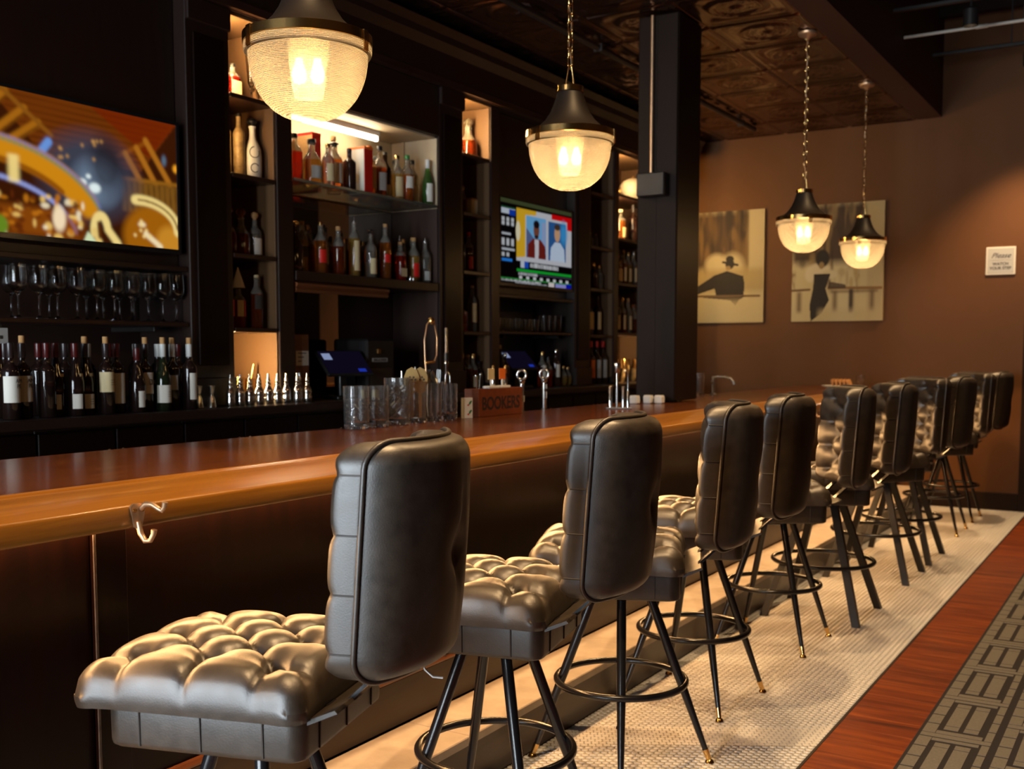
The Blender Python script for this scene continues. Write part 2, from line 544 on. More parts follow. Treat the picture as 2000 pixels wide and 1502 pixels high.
# patterned runner
rug = thing('runner_rug', 'dark and grey geometric patterned carpet runner on the wood floor', 'rug', (0, 0, 0))
MB().box(-0.742, 0.86, 2.6, 9.75, 0.0012, 0.0085, 0.003).build('carpet_base', 'rug_dark', rug)
pb = MB(); hz = MB()
Q, P = 0.262, 0.487
def patch(x0, x1, y0, y1):
    pb.box(x0, x1, y0, y1, 0.0085, 0.0097)
tl = 0.0055                     # thin dark line
for c in range(6):
    X0 = -0.728 + c*Q
    yo = 4.028 + (P/2 if c % 2 else 0)
    for r in range(-4, 12):
        y0 = yo + r*P
        if y0 < 2.62 or y0 + P > 9.73: continue
        b0, b1, b2, b3 = X0+0.046, X0+0.064, X0+0.192, X0+0.236
        g0, g1 = y0+0.095, y0+P-0.045      # block from g0 to g1
        # long strips between the blocks
        patch(X0, b3, y0+tl, y0+0.042); patch(b0, b2+0.01, y0+0.042+tl, y0+0.082)
        for q in range(4):
            ya, yb = y0+0.042+tl+q*(P-0.042)/4, y0+0.042+(q+1)*(P-0.042)/4-tl*0.2
            patch(X0, b0-tl*0.4, ya, yb-tl*0.6); patch(b2+0.018, b3, ya, yb-tl*0.6)
        patch(b0, b2+0.01, g1+0.012, y0+P-tl)
        for q in range(2):
            xa = b1 + q*0.068
            patch(xa, xa+0.05, g0+0.055, g1-0.055)
            patch(xa, xa+0.05, g0+0.008, g0+0.055-tl); patch(xa, xa+0.05, g1-0.055+tl, g1-0.008)
pb.build('woven_pattern', 'rug_grey', rug)

# walls
struct(MB().box(XL-0.12, XL, YN, 14.0, 0, 5.0).build('wall_left', 'wall_dark'))
struct(MB().box(XR, XR+0.12, YN, 14.0, 0, 5.0).build('wall_right', 'wall_brown'))
struct(MB().box(XL, -1.08, FAR_Y, FAR_Y+0.14, 0, 5.0).box(-1.08, -0.15, FAR_Y, FAR_Y+0.14, 2.35, 5.0)
       .box(-0.15, XR, FAR_Y, FAR_Y+0.14, 0, 5.0).build('wall_far', 'wall_brown'))
struct(MB().box(-2.9, -1.10, FAR_Y-0.018, FAR_Y-0.0005, 0.0, 0.155, 0.004).build('baseboard_far', 'joist_dark'))
dr = struct(MB().box(-1.10, -1.02, FAR_Y-0.03, FAR_Y+0.10, 0.0, 2.42, 0.004).box(-0.21, -0.13, FAR_Y-0.03, FAR_Y+0.10, 0.0, 2.42, 0.004)
            .box(-1.10, -0.13, FAR_Y-0.03, FAR_Y+0.10, 2.34, 2.42, 0.004).build('door_1', 'joist_dark'))
MB().box(-1.018, -0.212, FAR_Y+0.03, FAR_Y+0.075, 0.01, 2.335, 0.003).build('door_leaf', 'joist_dark', dr)
MB().lathe([(0.012, 0), (0.012, 0.03), (0.026, 0.04), (0.026, 0.06), (0.01, 0.068)], 16).build('door_knob', 'brass', dr, 40).matrix_local = \
    Matrix.Translation((-0.29, FAR_Y+0.03, 1.0)) @ Matrix.Rotation(PI/2, 4, 'X')

# street wall behind the camera with its windows
wb = MB()
xs = [XL] + [v for p in WIN_X for v in p] + [XR]
for i in range(0, len(xs), 2): wb.box(xs[i], xs[i+1], YN-0.14, YN, 0, 5.0)
for a, b in WIN_X: wb.box(a, b, YN-0.14, YN, 0, WIN_Z[0]).box(a, b, YN-0.14, YN, WIN_Z[1], 5.0)
struct(wb.build('wall_street', 'wall_brown'))
for i, (a, b) in enumerate(WIN_X):
    z0, z1 = WIN_Z
    w = struct(MB().box(a, a+0.05, YN-0.1, YN-0.03, z0, z1, 0.004).box(b-0.05, b, YN-0.1, YN-0.03, z0, z1, 0.004)
               .box(a, b, YN-0.1, YN-0.03, z0, z0+0.05, 0.004).box(a, b, YN-0.1, YN-0.03, z1-0.05, z1, 0.004).build('window_%d' % (i+1), 'black_paint'))
    MB().box((a+b)/2-0.02, (a+b)/2+0.02, YN-0.09, YN-0.04, z0+0.05, z1-0.05, 0.003).build('mullion', 'black_paint', w)

# ceiling over the bar: pressed tin panels
CZ = 3.46
ce = struct(MB().box(XL, -2.03, YN, FAR_Y, CZ+0.012, CZ+0.10).build('ceiling', 'joist_dark'))
def tin_panel(s):
    n = 26; g = np.linspace(-1, 1, n)
    V = []; F = []
    for j in range(n):
        for i in range(n):
            u, v = g[i], g[j]
            e = max(abs(u), abs(v)); r = math.hypot(u, v); t = math.atan2(v, u)
            h = 0.016*math.exp(-((e-0.9)/0.05)**2) + 0.010*math.exp(-((e-0.74)/0.04)**2)
            h += 0.016*math.exp(-((r-0.52)/0.055)**2) + 0.012*math.exp(-((r-0.3)/0.06)**2)*(0.6+0.4*math.cos(8*t))
            h += 0.020*math.exp(-(r/0.12)**2)
            h += 0.012*math.exp(-((abs(u)-0.66)**2+(abs(v)-0.66)**2)/0.012)
            V.append((u*s/2, v*s/2, -h))
    for j in range(n-1):
        for i in range(n-1):
            F.append((j*n+i, j*n+i+1, (j+1)*n+i+1, (j+1)*n+i))
    b = MB(); b.add(V, F)
    me = bpy.data.meshes.new('tin_panel'); me.from_pydata(b.v, [], [f[::-1] for f in b.f]); me.materials.append(MATS['tin'])
    me.polygons.foreach_set('use_smooth', [True]*len(me.polygons)); me.update()
    return me
TS = 0.597
tp = tin_panel(TS)
for i in range(4):
    for j in range(18):
        xx = -2.03 - TS*(i+0.5); yy = FAR_Y - TS*(j+0.5)
        if yy > -0.6: put('tin_panel', tp, ce, (xx, yy, CZ+0.0115))
# flat bulkhead beside the tin ceiling and the higher open ceiling beyond it
struct(MB().box(-2.03, -1.825, YN, FAR_Y, CZ+0.005, 4.55).build('trim_1', 'ceiling_flat'))
up = struct(MB().box(-1.825, XR, YN, FAR_Y, 4.55, 4.65).build('ceiling_upper', 'ceiling_red'))
for j in range(11):
    yy = FAR_Y-0.25-j*0.62
    MB().box(-1.82, XR, yy-0.045, yy+0.045, 4.25, 4.549, 0.004).build('joist', 'joist_dark', up)
for j, xx in enumerate((-0.95, 0.6, 2.2)):
    MB().box(xx-0.07, xx+0.07, YN, FAR_Y, 4.02, 4.249, 0.004).build('girder', 'joist_dark', up)
pw = thing('ceiling_pipe', 'pale metal pipe crossing under the open red ceiling', 'pipe', (0, 0, 0))
MB().tube([(-1.823, 8.64, 3.757), (3.5, 8.64, 3.757)], 0.012, 10).build('pipe_run', 'pipe_white', pw, 40)
for xx in (-1.32, -0.2): MB().tube([(xx, 8.64, 3.757), (xx+0.08, 8.64, 3.757)], 0.016, 10).build('coupling', 'pipe_white', pw, 40)
for xx in (-1.0, 1.0): MB().tube([(xx, 8.64, 3.77), (xx, 8.64, 4.02)], 0.005, 6).build('hanger', 'black_paint', pw)

# lighting tracks under the open ceiling with their spot heads
TRK = [(9.62, 3.845, 'far wall'), (8.15, 3.82, 'pale pipe'), (6.55, 3.82, ''), (4.95, 3.82, ''), (3.35, 3.82, ''), (1.75, 3.82, '')]
TL = ['black lighting track nearest the far wall', 'black lighting track second from the far wall', 'black lighting track third from the far wall',
      'black lighting track fourth from the far wall', 'black lighting track fifth from the far wall', 'black lighting track sixth from the far wall']
for i, (yy, zz, _) in enumerate(TRK):
    t = thing('lighting_track', TL[i], 'light track', (0, 0, 0), group='tracks under the open ceiling')
    MB().box(-1.80, 2.6, yy-0.018, yy+0.018, zz-0.014, zz+0.014, 0.004).build('rail', 'black_paint', t)
    for xx in (-1.2, 0.8): MB().tube([(xx, yy, zz+0.012), (xx, yy, 4.24)], 0.005, 6).build('hanger', 'black_paint', t)
SPOT_W = 270.0
for i, (yy, zz, _) in enumerate(TRK):
    xx = (-1.06, -1.28, -1.30, -1.30, -1.30, -1.30)[i]
    t = thing('track_spotlight', 'black track spotlight on the %s track from the far wall' % ORD[i], 'spotlight', (xx, yy, zz-0.014), group='track spotlights')
    MB().tube([(0, 0, 0.0), (0, 0, -0.05)], 0.008, 8).build('stem', 'black_paint', t, 40)
    MB().lathe([(0.046, -0.17), (0.05, -0.168), (0.05, -0.06), (0.03, -0.045), (0.0, -0.045)], 18, cap0=False, cap1=False).build('can', 'black_paint', t, 40)
    MB().lathe([(0.0, -0.085), (0.044, -0.085)], 18, cap0=False, cap1=False).build('lens', 'spot_face', t)
    sd = bpy.data.lights.new('spot', 'SPOT'); sd.energy = SPOT_W*(1.3, 0.7, 0.8, 0.9, 1.05, 1.4)[i]; sd.color = (1.0, 0.64, 0.31); sd.spot_size = math.radians(92); sd.spot_blend = 0.7
    sd.shadow_soft_size = 0.05
    so = bpy.data.objects.new('spot', sd); COL.objects.link(so); so.parent = t; so.location = (0, 0, -0.18)

# structural post standing in the bar
post = thing('structural_post', 'dark painted square post rising from the bar top', 'post', (-2.765, 6.42, 1.09))
MB().box(-0.135, 0.135, -0.18, 0.18, 0.0, CZ-1.09-0.004, 0.006).build('shaft', 'post_paint', post)
MB().box(-0.005, 0.131, -0.188, -0.17, 0.002, CZ-1.10, 0.004).build('cover_strip', 'post_paint', post)
MB().tube([(-0.035, -0.195, 1.40), (-0.035, -0.195, CZ-1.10)], 0.011, 10).build('conduit', 'old_brass', post, 40)
MB().box(-0.10, 0.085, -0.275, -0.18, 1.26, 1.40, 0.006).build('junction_box', 'black_paint', post)

# ceiling conduit above the bar
cd = thing('ceiling_conduit', 'dark conduit running along the tin ceiling above the bar', 'conduit', (0, 0, 0))
MB().tube([(-3.37, 4.6, CZ-0.035), (-3.35, 9.72, CZ-0.035)], 0.022, 10).build('tube', 'black_paint', cd, 40)
for yy in (5.2, 6.6, 8.0, 9.4): MB().box(-3.395, -3.33, yy-0.012, yy+0.012, CZ-0.06, CZ-0.008, 0.003).build('strap', 'black_paint', cd)

# ================================================================== THE BAR
BZ = 1.078
bar = thing('bar_counter', 'long glossy wooden bar with rounded rail and dark panelled front', 'bar', (0, 0, 0))
MB().box(-2.955, -2.078, 0.5, FAR_Y-0.12, BZ-0.045, BZ, 0.004).build('bar_top', 'bar_wood', bar)
prof = [(-2.085, 1.02), (-2.085, BZ+0.016), (-2.078, BZ+0.021), (-2.060, BZ+0.021), (-2.052, BZ+0.017)]
for k in range(9):
    t = k/8; prof.append((-2.045 + 0.162*t, BZ+0.016 - 0.020*t + 0.004*math.sin(PI*t)))
for k in range(1, 6):
    a = PI/2*(1-k/5); prof.append((-1.883+0.009*math.cos(a), BZ-0.013+0.009*math.sin(a)))
prof += [(-1.872, 1.045), (-1.874, 1.034)]
for k in range(1, 5):
    a = -PI/2*k/4; prof.append((-1.884+0.010*math.cos(a), 1.032+0.010*math.sin(a)))
MB().prism(prof, 'y', 0.5, FAR_Y-0.12).build('front_rail', 'rail_wood', bar, 28)
MB().box(-2.16, -2.125, 0.5, FAR_Y-0.12, 0.001, 1.03).build('front_backing', 'dark_panel', bar)
SY = [0.185+1.4*k for k in range(8)]
for k, yy in enumerate(SY):
    if yy < 0.5: continue
    s = MB().box(-2.128, -2.10, yy, yy+0.092, 0.335, 1.022, 0.003).build('stile', 'dark_panel', bar)
    MB().box(-2.1005, -2.0965, yy-0.004, yy+0.004, 0.335, 1.02, 0.0015).build('worn_edge', 'edge_wear', s)
    if k < 7: MB().box(-2.128, -2.113, yy+0.094, yy+1.398, 0.335, 1.022, 0.002).build('front_panel', 'dark_panel', bar)
MB().box(-2.128, -2.113, 0.5, 1.583, 0.335, 1.022, 0.002).build('front_panel', 'dark_panel', bar)
MB().box(-2.13, -2.10, 0.5, FAR_Y-0.13, 0.184, 0.335, 0.003).build('base_board', 'shelf_wood', bar)
MB().prism([(-2.13, 0.335), (-2.098, 0.335), (-2.094, 0.343), (-2.10, 0.352), (-2.13, 0.354)], 'y', 0.5, FAR_Y-0.13).build('base_moulding', 'moulding_wood', bar)
MB().prism([(-2.112, 1.0195), (-2.090, 1.0195), (-2.090, 1.016), (-2.106, 1.000), (-2.112, 1.000)], 'y', 0.6, FAR_Y-0.2).build('light_channel', 'black_paint', bar)  # unseen backing, added to block the strip's light towards the panel
MB().add([(-2.0895, 0.6, 1.0155), (-2.0895, FAR_Y-0.2, 1.0155), (-2.1050, FAR_Y-0.2, 1.000), (-2.1050, 0.6, 1.000)], [(0, 1, 2, 3)]).build('light_strip', 'led_under_bar', bar)
MB().box(-2.90, -2.86, 0.5, FAR_Y-0.13, 0.001, 1.032).build('rear_panel', 'dark_wood', bar)

step = thing('foot_step', 'pale stone topped foot step along the bar front', 'step', (0, 0, 0))
MB().box(-2.12, -1.862, 0.5, FAR_Y-0.13, 0.001, 0.151).build('riser', 'shelf_wood', step)
edges = [0.5, 1.53, 2.77, 4.0, 5.23, 6.46, 7.69, 8.92, FAR_Y-0.13]
for a, b in zip(edges[:-1], edges[1:]):
    MB().box(-2.098, -1.850, a+0.0008, b-0.0008, 0.152, 0.182, 0.003).build('stone_slab', 'stone', step)

# coat hooks on the rail
def hook(y, label):
    t = thing('coat_hook', label, 'hook', (-1.8735, y, 1.048), group='hooks on the bar rail')
    MB().prism([(-0.020, 0.022), (-0.012, 0.028), (0.012, 0.028), (0.020, 0.022), (0.010, -0.022), (0.0, -0.030), (-0.010, -0.022)], 'x', 0.0, 0.005).build('plate', 'old_brass', t)
    def arc(pts, rs): return MB().tube(pts, rs, 10)
    arc([(0.004, 0.008, 0.016), (0.018, 0.010, 0.026), (0.036, 0.012, 0.026), (0.052, 0.014, 0.018), (0.062, 0.015, 0.014), (0.068, 0.016, 0.024), (0.070, 0.016, 0.033)],
        [0.0065, 0.0065, 0.006, 0.0055, 0.005, 0.0055, 0.0065]).build('long_prong', 'old_brass', t, 60)
    arc([(0.004, 0, -0.012), (0.010, 0.0, -0.036), (0.022, 0.002, -0.052), (0.036, 0.004, -0.050), (0.044, 0.006, -0.036), (0.046, 0.006, -0.026)],
        [0.0065, 0.0065, 0.006, 0.0055, 0.0055, 0.0065]).build('short_prong', 'old_brass', t, 60)
    for yy in (-0.010, 0.010): MB().lathe([(0.005, 0), (0.0045, 0.003), (0.0, 0.0042)], 10, cap1=False).build('screw', 'brass', t).matrix_local = Matrix.Translation((0.005, yy, 0.014)) @ Matrix.Rotation(PI/2, 4, 'Y')
hook(1.524, 'brass coat hook on the bar rail nearest the camera')
hook(6.642, 'brass coat hook on the bar rail far along, before the tufted backs')

# ================================================================== BAR STOOLS
def tuft(x, y, ax, ay, nx, ny, D, hx, hy, off=0.0):
    """diamond-buttoned relief: buttons on a diagonal lattice, narrow folds between them, straight pleats from the outer buttons to the edge"""
    cx = max(-nx*ax, min(nx*ax, x)); cy = max(-ny*ay, min(ny*ay, y))
    p = (cx/ax + cy/ay)/2 + off; q = (cx/ax - cy/ay)/2 + off
    sp, sq = abs(math.sin(PI*p)), abs(math.sin(PI*q))
    s0 = math.sqrt(2)*min(ax, ay)/PI
    dp, dq = sp*s0, sq*s0                                   # distance to the two families of folds
    fold = 0.22*D*(math.exp(-(dp/0.0085)) + math.exp(-(dq/0.0085)))
    pit = 0.62*D*math.exp(-((dp*dp+dq*dq)**0.5/0.024)**1.3)
    dome = 0.13*D*math.sqrt(sp*sq)
    h = dome - fold - pit
    ex = max(abs(x)-nx*ax, 0)/max(hx-nx*ax, 1e-6); ey = max(abs(y)-ny*ay, 0)/max(hy-ny*ay, 1e-6)
    d = min(math.hypot(ex, ey), 1.0)
    if ex > 0 or ey > 0:
        h = (-fold*(1-0.45*d) - pit*max(0, 1-3*d) + dome*(1-d))*max(0.0, 1-2.0*min(ex, ey))
    return h

def pad(W, H, r, T, N, M, top, edge=0.03, wall=None, bottom=None, nside=4, bulge=0.0):
    """cushion: grid top face with rounded outline, side wall, flat (or shaped) underside. z from 0 to T"""
    vs = []; F = []
    def outline(s, t):
        x, y = s*W/2, t*H/2
        Wi, Hi = W/2-r, H/2-r
        dx, dy = abs(x)-Wi, abs(y)-Hi
        if dx > 0 and dy > 0:
            m = max(dx, dy); h = math.hypot(dx, dy)
            x = math.copysign(Wi+dx*m/h, x); y = math.copysign(Hi+dy*m/h, y)
        return x, y
    # denser near the border
    def spread(n): return [math.sin(PI/2*v)*0.35+v*0.65 for v in np.linspace(-1, 1, n)]
    S, Tt = spread(N), spread(M)
    def edged(s, t):
        return min((1-abs(s))*W/2, (1-abs(t))*H/2)
    for t in Tt:
        for s in S:
            x, y = outline(s, t); e = edged(s, t)
            dz = edge*(1-math.sqrt(max(0, 1-(1-min(e/edge, 1))**2)))
            vs.append((x, y, T-dz+top(x, y)))
    for j in range(M-1):
        for i in range(N-1):
            F.append((j*N+i, j*N+i+1, (j+1)*N+i+1, (j+1)*N+i))
    loop = [i for i in range(N)] + [j*N+N-1 for j in range(1, M)] + [(M-1)*N+i for i in range(N-2, -1, -1)] + [j*N for j in range(M-2, 0, -1)]
    L = len(loop); prev = loop
    for k in range(1, nside+1):
        f = k/nside; base = len(vs)
        for a in loop:
            x, y, z = vs[a]
            sc = 1 + bulge*math.sin(PI*f)
            vs.append((x*sc, y*sc, z*(1-f)))
        cur = list(range(base, base+L))
        for i in range(L): F.append((prev[i], cur[i], cur[(i+1) % L], prev[(i+1) % L]))
        prev = cur
    # underside grid
    base = len(vs); under = {}
    for idx, a in enumerate(loop): under[a] = prev[idx]
    for j in range(M):
        for i in range(N):
            a = j*N+i
            if a not in under:
                x, y = outline(S[i], Tt[j]); under[a] = len(vs)
                vs.append((x, y, bottom(x, y) if bottom else 0.0))
    for j in range(M-1):
        for i in range(N-1):
            F.append((under[j*N+i], under[(j+1)*N+i], under[(j+1)*N+i+1], under[j*N+i+1]))
    return vs, F, [vs[a] for a in loop]

def warp(vs, fn): return [fn(*p) for p in vs]
def rounded_rect(W, H, r, n=7):
    pts = []
    for cx, cy, a0 in ((W/2-r, H/2-r, 0), (-W/2+r, H/2-r, 90), (-W/2+r, -H/2+r, 180), (W/2-r, -H/2+r, 270)):
        for k in range(n):
            a = math.radians(a0+90*k/(n-1)); pts.append((cx+r*math.cos(a), cy+r*math.sin(a)))
    return pts

SB0, SB1 = 0.606, 0.695           # box below the cushion
HW = 0.216                        # half width of the box
# --- cushion
vs, F, rim = pad(0.505, 0.505, 0.045, 0.090, 81, 81, lambda x, y: tuft(x, y, 0.0765, 0.0765, 2, 2, 0.060, 0.2525, 0.2525)
                 + 0.020*(1-(x/0.26)**2)*(1-(y/0.26)**2), edge=0.042, bulge=0.012)
def seat_ears(x, y, z):
    # corners stick out a little and droop, the front edge rolls over
    c = max(0, abs(x)-0.17)*max(0, abs(y)-0.17)/0.0066
    return (x*0.965-0.040+math.copysign(0.012*c, x), y*0.965+math.copysign(0.010*c, y), z-0.018*c*(z > 0.03) - 0.004*max(0, -x-0.2)/0.05)
ME_CUSHION = MB().add(warp(vs, seat_ears), F).data('seat_cushion', 'leather', 75)
# --- upholstered box with vertical seams and a piped top edge
pts = rounded_rect(2*HW, 2*HW, 0.035)
b = MB(); n = len(pts)
rings = [(SB0, 0.97), (SB0+0.004, 0.992), (SB0+0.012, 1.0), (SB1-0.012, 1.004), (SB1-0.003, 1.0), (SB1, 0.97)]
b.add([(x*s-0.018, y*s, z-SB0) for z, s in rings for x, y in pts],
      [(k*n+i, k*n+(i+1) % n, (k+1)*n+(i+1) % n, (k+1)*n+i) for k in range(len(rings)-1) for i in range(n)] + [tuple(range(n))[::-1], tuple((len(rings)-1)*n+i for i in range(n))])
ME_BOX = b.data('seat_base', 'leather', 40)
ME_SEAMS = []
for q in (-0.135, 0.0, 0.135):
    for sx in (-1, 1):
        ME_SEAMS.append(MB().tube([(q-0.018, sx*(HW+0.0005), 0.008), (q-0.018, sx*(HW+0.0022), SB1-SB0-0.006)], 0.0022, 6).data('seam', 'leather_seam', 60))
        ME_SEAMS.append(MB().tube([(sx*(HW+0.0005)-0.018, q, 0.008), (sx*(HW+0.0022)-0.018, q, SB1-SB0-0.006)], 0.0022, 6).data('seam', 'leather_seam', 60))
b = MB(); b.tube([(x*1.004-0.018, y*1.004, SB1-SB0-0.003) for x, y in pts], 0.0042, 8, closed=True)
ME_PIPE = b.data('piping', 'leather', 60)
# --- backrest: tufted front pad, bulging rear panel, piping between
BW, BH = 0.415, 0.46
def bend(a, bb, c):
    """a: across (stool Y), bb: up from the middle, c: towards the sitter"""
    x = 0.3800 + 0.032*(bb/BH+0.5) - 0.078*(a/(BW/2))**2 - c
    return (x, a, 0.768+BH/2+bb)
vs, F, rimf = pad(BW, BH, 0.05, 0.076, 57, 61, lambda x, y: tuft(x, y, 0.0725, 0.057, 2, 3, 0.040, BW/2, BH/2, 0.5), edge=0.018, nside=5, bulge=0.006)
ME_BACK = MB().add(warp(vs, lambda x, y, z: bend(x, y, z)), F).data('backrest', 'leather', 70)
def rear_top(x, y):
    h = 0.012*(1-(2*x/BW)**2)*(1-(2*y/BH)**2)
    h -= 0.020*math.exp(-((x/0.045)**2+(y/0.045)**2)) + 0.006*math.exp(-(x/0.012)**2)*math.exp(-(y/0.12)**2)
    return h
vs, F, rimr = pad(BW, BH, 0.05, 0.046, 41, 43, rear_top, edge=0.042, nside=3)
ME_REAR = MB().add(warp(vs, lambda x, y, z: bend(x, y, -z-0.001)), F).data('rear_panel', 'leather', 70)
ol = rounded_rect(BW, BH, 0.05, 9)
dense = []
for i in range(len(ol)):
    p, q = ol[i], ol[(i+1) % len(ol)]
    m = max(1, int(math.hypot(q[0]-p[0], q[1]-p[1])/0.03))
    for k in range(m): dense.append((p[0]+(q[0]-p[0])*k/m, p[1]+(q[1]-p[1])*k/m))
b = MB(); b.tube([Vector(bend(x*1.012, y*1.012, -0.0005)) for x, y in dense], 0.0058, 8, closed=True)
ME_BPIPE = b.data('piping', 'leather', 60)
ME_BSEAMS = []
for bb in (-0.171, -0.057, 0.057, 0.171):
    for sy in (-1, 1):
        b = MB(); ME_BSEAMS.append(b)
        b.tube([Vector(bend(sy*(BW/2+0.0004), bb, c)) + Vector((0, sy*0.0012, 0)) for c in (0.004, 0.02, 0.036, 0.050)], 0.0018, 6)
ME_BSEAMS = [q.data('side_seam', 'leather_seam', 60) for q in ME_BSEAMS]
# --- steel brackets carrying the back
BRK = []
for yy in (-0.10, 0.10):
    b = MB(); BRK.append(b)
    b.add([(0.17, yy-0.02, SB1-0.004), (0.17, yy+0.02, SB1-0.004), (0.238, yy+0.02, SB1+0.004), (0.238, yy-0.02, SB1+0.004), (0.345, yy+0.02, 0.80), (0.345, yy-0.02, 0.80),
           (0.17, yy-0.02, SB1-0.010), (0.17, yy+0.02, SB1-0.010), (0.244, yy+0.02, SB1-0.002), (0.244, yy-0.02, SB1-0.002), (0.351, yy+0.02, 0.798), (0.351, yy-0.02, 0.798)],
          [(0,1,2,3), (3,2,4,5), (6,9,8,7), (9,11,10,8), (0,3,9,6), (3,5,11,9), (1,7,8,2), (2,8,10,4), (4,10,11,5), (0,6,7,1)])
ME_BRACKETS = [q.data('back_bracket', 'black_steel') for q in BRK]
# vinyl welt lapping from the box up under the back
b = MB()
b.prism([(0.205, SB1-0.002), (0.262, SB1+0.022), (0.268, SB1+0.016), (0.205, SB1-0.012)], 'y', -0.205, 0.205)
ME_WELT = b.data('rear_welt', 'leather')
# --- round tapered legs
def leg_round(ang, foot_r=0.305):
    c, s = math.cos(ang), math.sin(ang)
    P = lambda r, z: (r*c, r*s, z)
    f = lambda z: 0.085 + (foot_r-0.085)*(1-(z/0.60))
    b = MB(); b.tube([P(f(z), z) for z in (0.045, 0.30, 0.60)], [0.0095, 0.0155, 0.0155], 14)
    fe = MB(); fe.tube([P(f(z), z) for z in (0.014, 0.048)], [0.0092, 0.0112], 14)
    gl = MB(); gl.lathe([(0.014, 0.0), (0.016, 0.003), (0.013, 0.010), (0.007, 0.014)], 14, *P(f(0.006), 0)[:2])
    return b.data('leg', 'black_steel', 50), fe.data('ferrule', 'brass', 50), gl.data('glide', 'brass', 50)
def leg_square(ang, foot_r=0.34):
    c, s = math.cos(ang), math.sin(ang)
    f = lambda z: 0.10 + (foot_r-0.10)*(1-(z/0.60))
    b = MB(); vs = []
    for z in (0.0, 0.60):
        r = f(z)
        for dx, dy in ((-1,-1), (1,-1), (1,1), (-1,1)):
            vs.append((r*c+0.0185*dx, r*s+0.0185*dy, z))
    b.add(vs, [(0,3,2,1), (4,5,6,7), (0,1,5,4), (1,2,6,5), (2,3,7,6), (3,0,4,7)])
    return b.data('leg', 'black_paint')
LEGS_R = [leg_round(math.radians(45+90*k)) for k in range(4)]
LEGS_A = [leg_round(math.radians(45+90*k), 0.28) for k in range(4)]
LEGS_S = [leg_square(math.radians(45+90*k)) for k in range(4)]
def ring_mesh(R, tr=0.0115):
    b = MB(); b.tube([(R*math.cos(2*PI*k/56), R*math.sin(2*PI*k/56), 0.285) for k in range(56)], tr, 10, closed=True)
    return b.data('foot_ring', 'black_steel', 60)
ME_RING = ring_mesh(0.219); ME_RING_S = ring_mesh(0.262)
b = MB()
b.box(-0.11, 0.11, -0.11, 0.11, 0.598, 0.6055, 0.003).lathe([(0.075, 0.578), (0.08, 0.582), (0.08, 0.598)], 24)
ME_PLATE = b.data('swivel_plate', 'black_steel', 40)

def stool(x, y, rot, legrot, square, label, zip_tie=False, seam=True):
    t = thing('bar_stool', label, 'bar stool', (x, y, 0.0), 0.0, 'bar stools along the bar')
    r = math.radians(rot); lr = math.radians(legrot)
    def p(name, me, ang, z=0.0): return put(name, me, t, (0, 0, z), ang)
    p('seat_cushion', ME_CUSHION, r, SB1-0.002)
    bx = p('seat_base', ME_BOX, r, SB0)
    put('piping', ME_PIPE, bx)
    for q in ME_SEAMS: put('seam', q, bx)
    bk = p('backrest', ME_BACK, r)
    for nm, me in (('rear_panel', ME_REAR), ('piping', ME_BPIPE)):
        put(nm, me, bk)
    for q in ME_BSEAMS: put('side_seam', q, bk)
    for q in ME_BRACKETS: p('back_bracket', q, r)
    p('rear_welt', ME_WELT, r)
    p('swivel_plate', ME_PLATE, lr)
    for k in range(4):
        if square: p('leg', LEGS_S[k], lr)
        else:
            LG = LEGS_A if zip_tie else LEGS_R; L = p('leg', LG[k][0], lr); put('ferrule', LG[k][1], L); put('glide', LG[k][2], L)
    p('foot_ring', ME_RING_S if square else ME_RING, lr)
    if zip_tie:
        z = MB().tube([(0.375, -0.03, 0.785), (0.385, -0.035, 0.757), (0.40, -0.03, 0.742), (0.418, -0.02, 0.738)], 0.0022, 6).build('zip_tie', 'white_plastic', t, 60)
        z.rotation_euler = (0, 0, r)
    return t
ST = [(-1.643, 1.648, 17, 0, False), (-1.585, 2.50, 13, 5, False), (-1.5615, 3.262, 22, -19, False), (-1.608, 4.03, 17, -3.5, False), (-1.60, 5.03, 30, 0, False),
      (-1.555, 5.735, 25, 0, True), (-1.545, 6.89, 50, 0, True), (-1.545, 7.60, 12, 0, True), (-1.548, 8.835, 48, 0, False), (-1.552, 9.60, 10, 0, False)]
SL = ['black tufted leather bar stool nearest the camera, its seat filling the lower corner', 'second black leather bar stool from the camera, with round tapered legs',
      'third black leather bar stool from the camera, its footring wholly in view', 'fourth black leather bar stool from the camera, on brass-tipped legs',
      'fifth black leather bar stool from the camera, last before the square-legged ones', 'nearest of the three black leather bar stools with square legs',
      'middle one of the three black leather bar stools with square legs', 'farthest of the three black leather bar stools with square legs',
      'second to last black leather bar stool before the far wall', 'last black leather bar stool, beside the far wall under the sign']
for i, (x, y, ro, lr, sq) in enumerate(ST): stool(x, y, ro, lr, sq, SL[i], zip_tie=(i == 0))

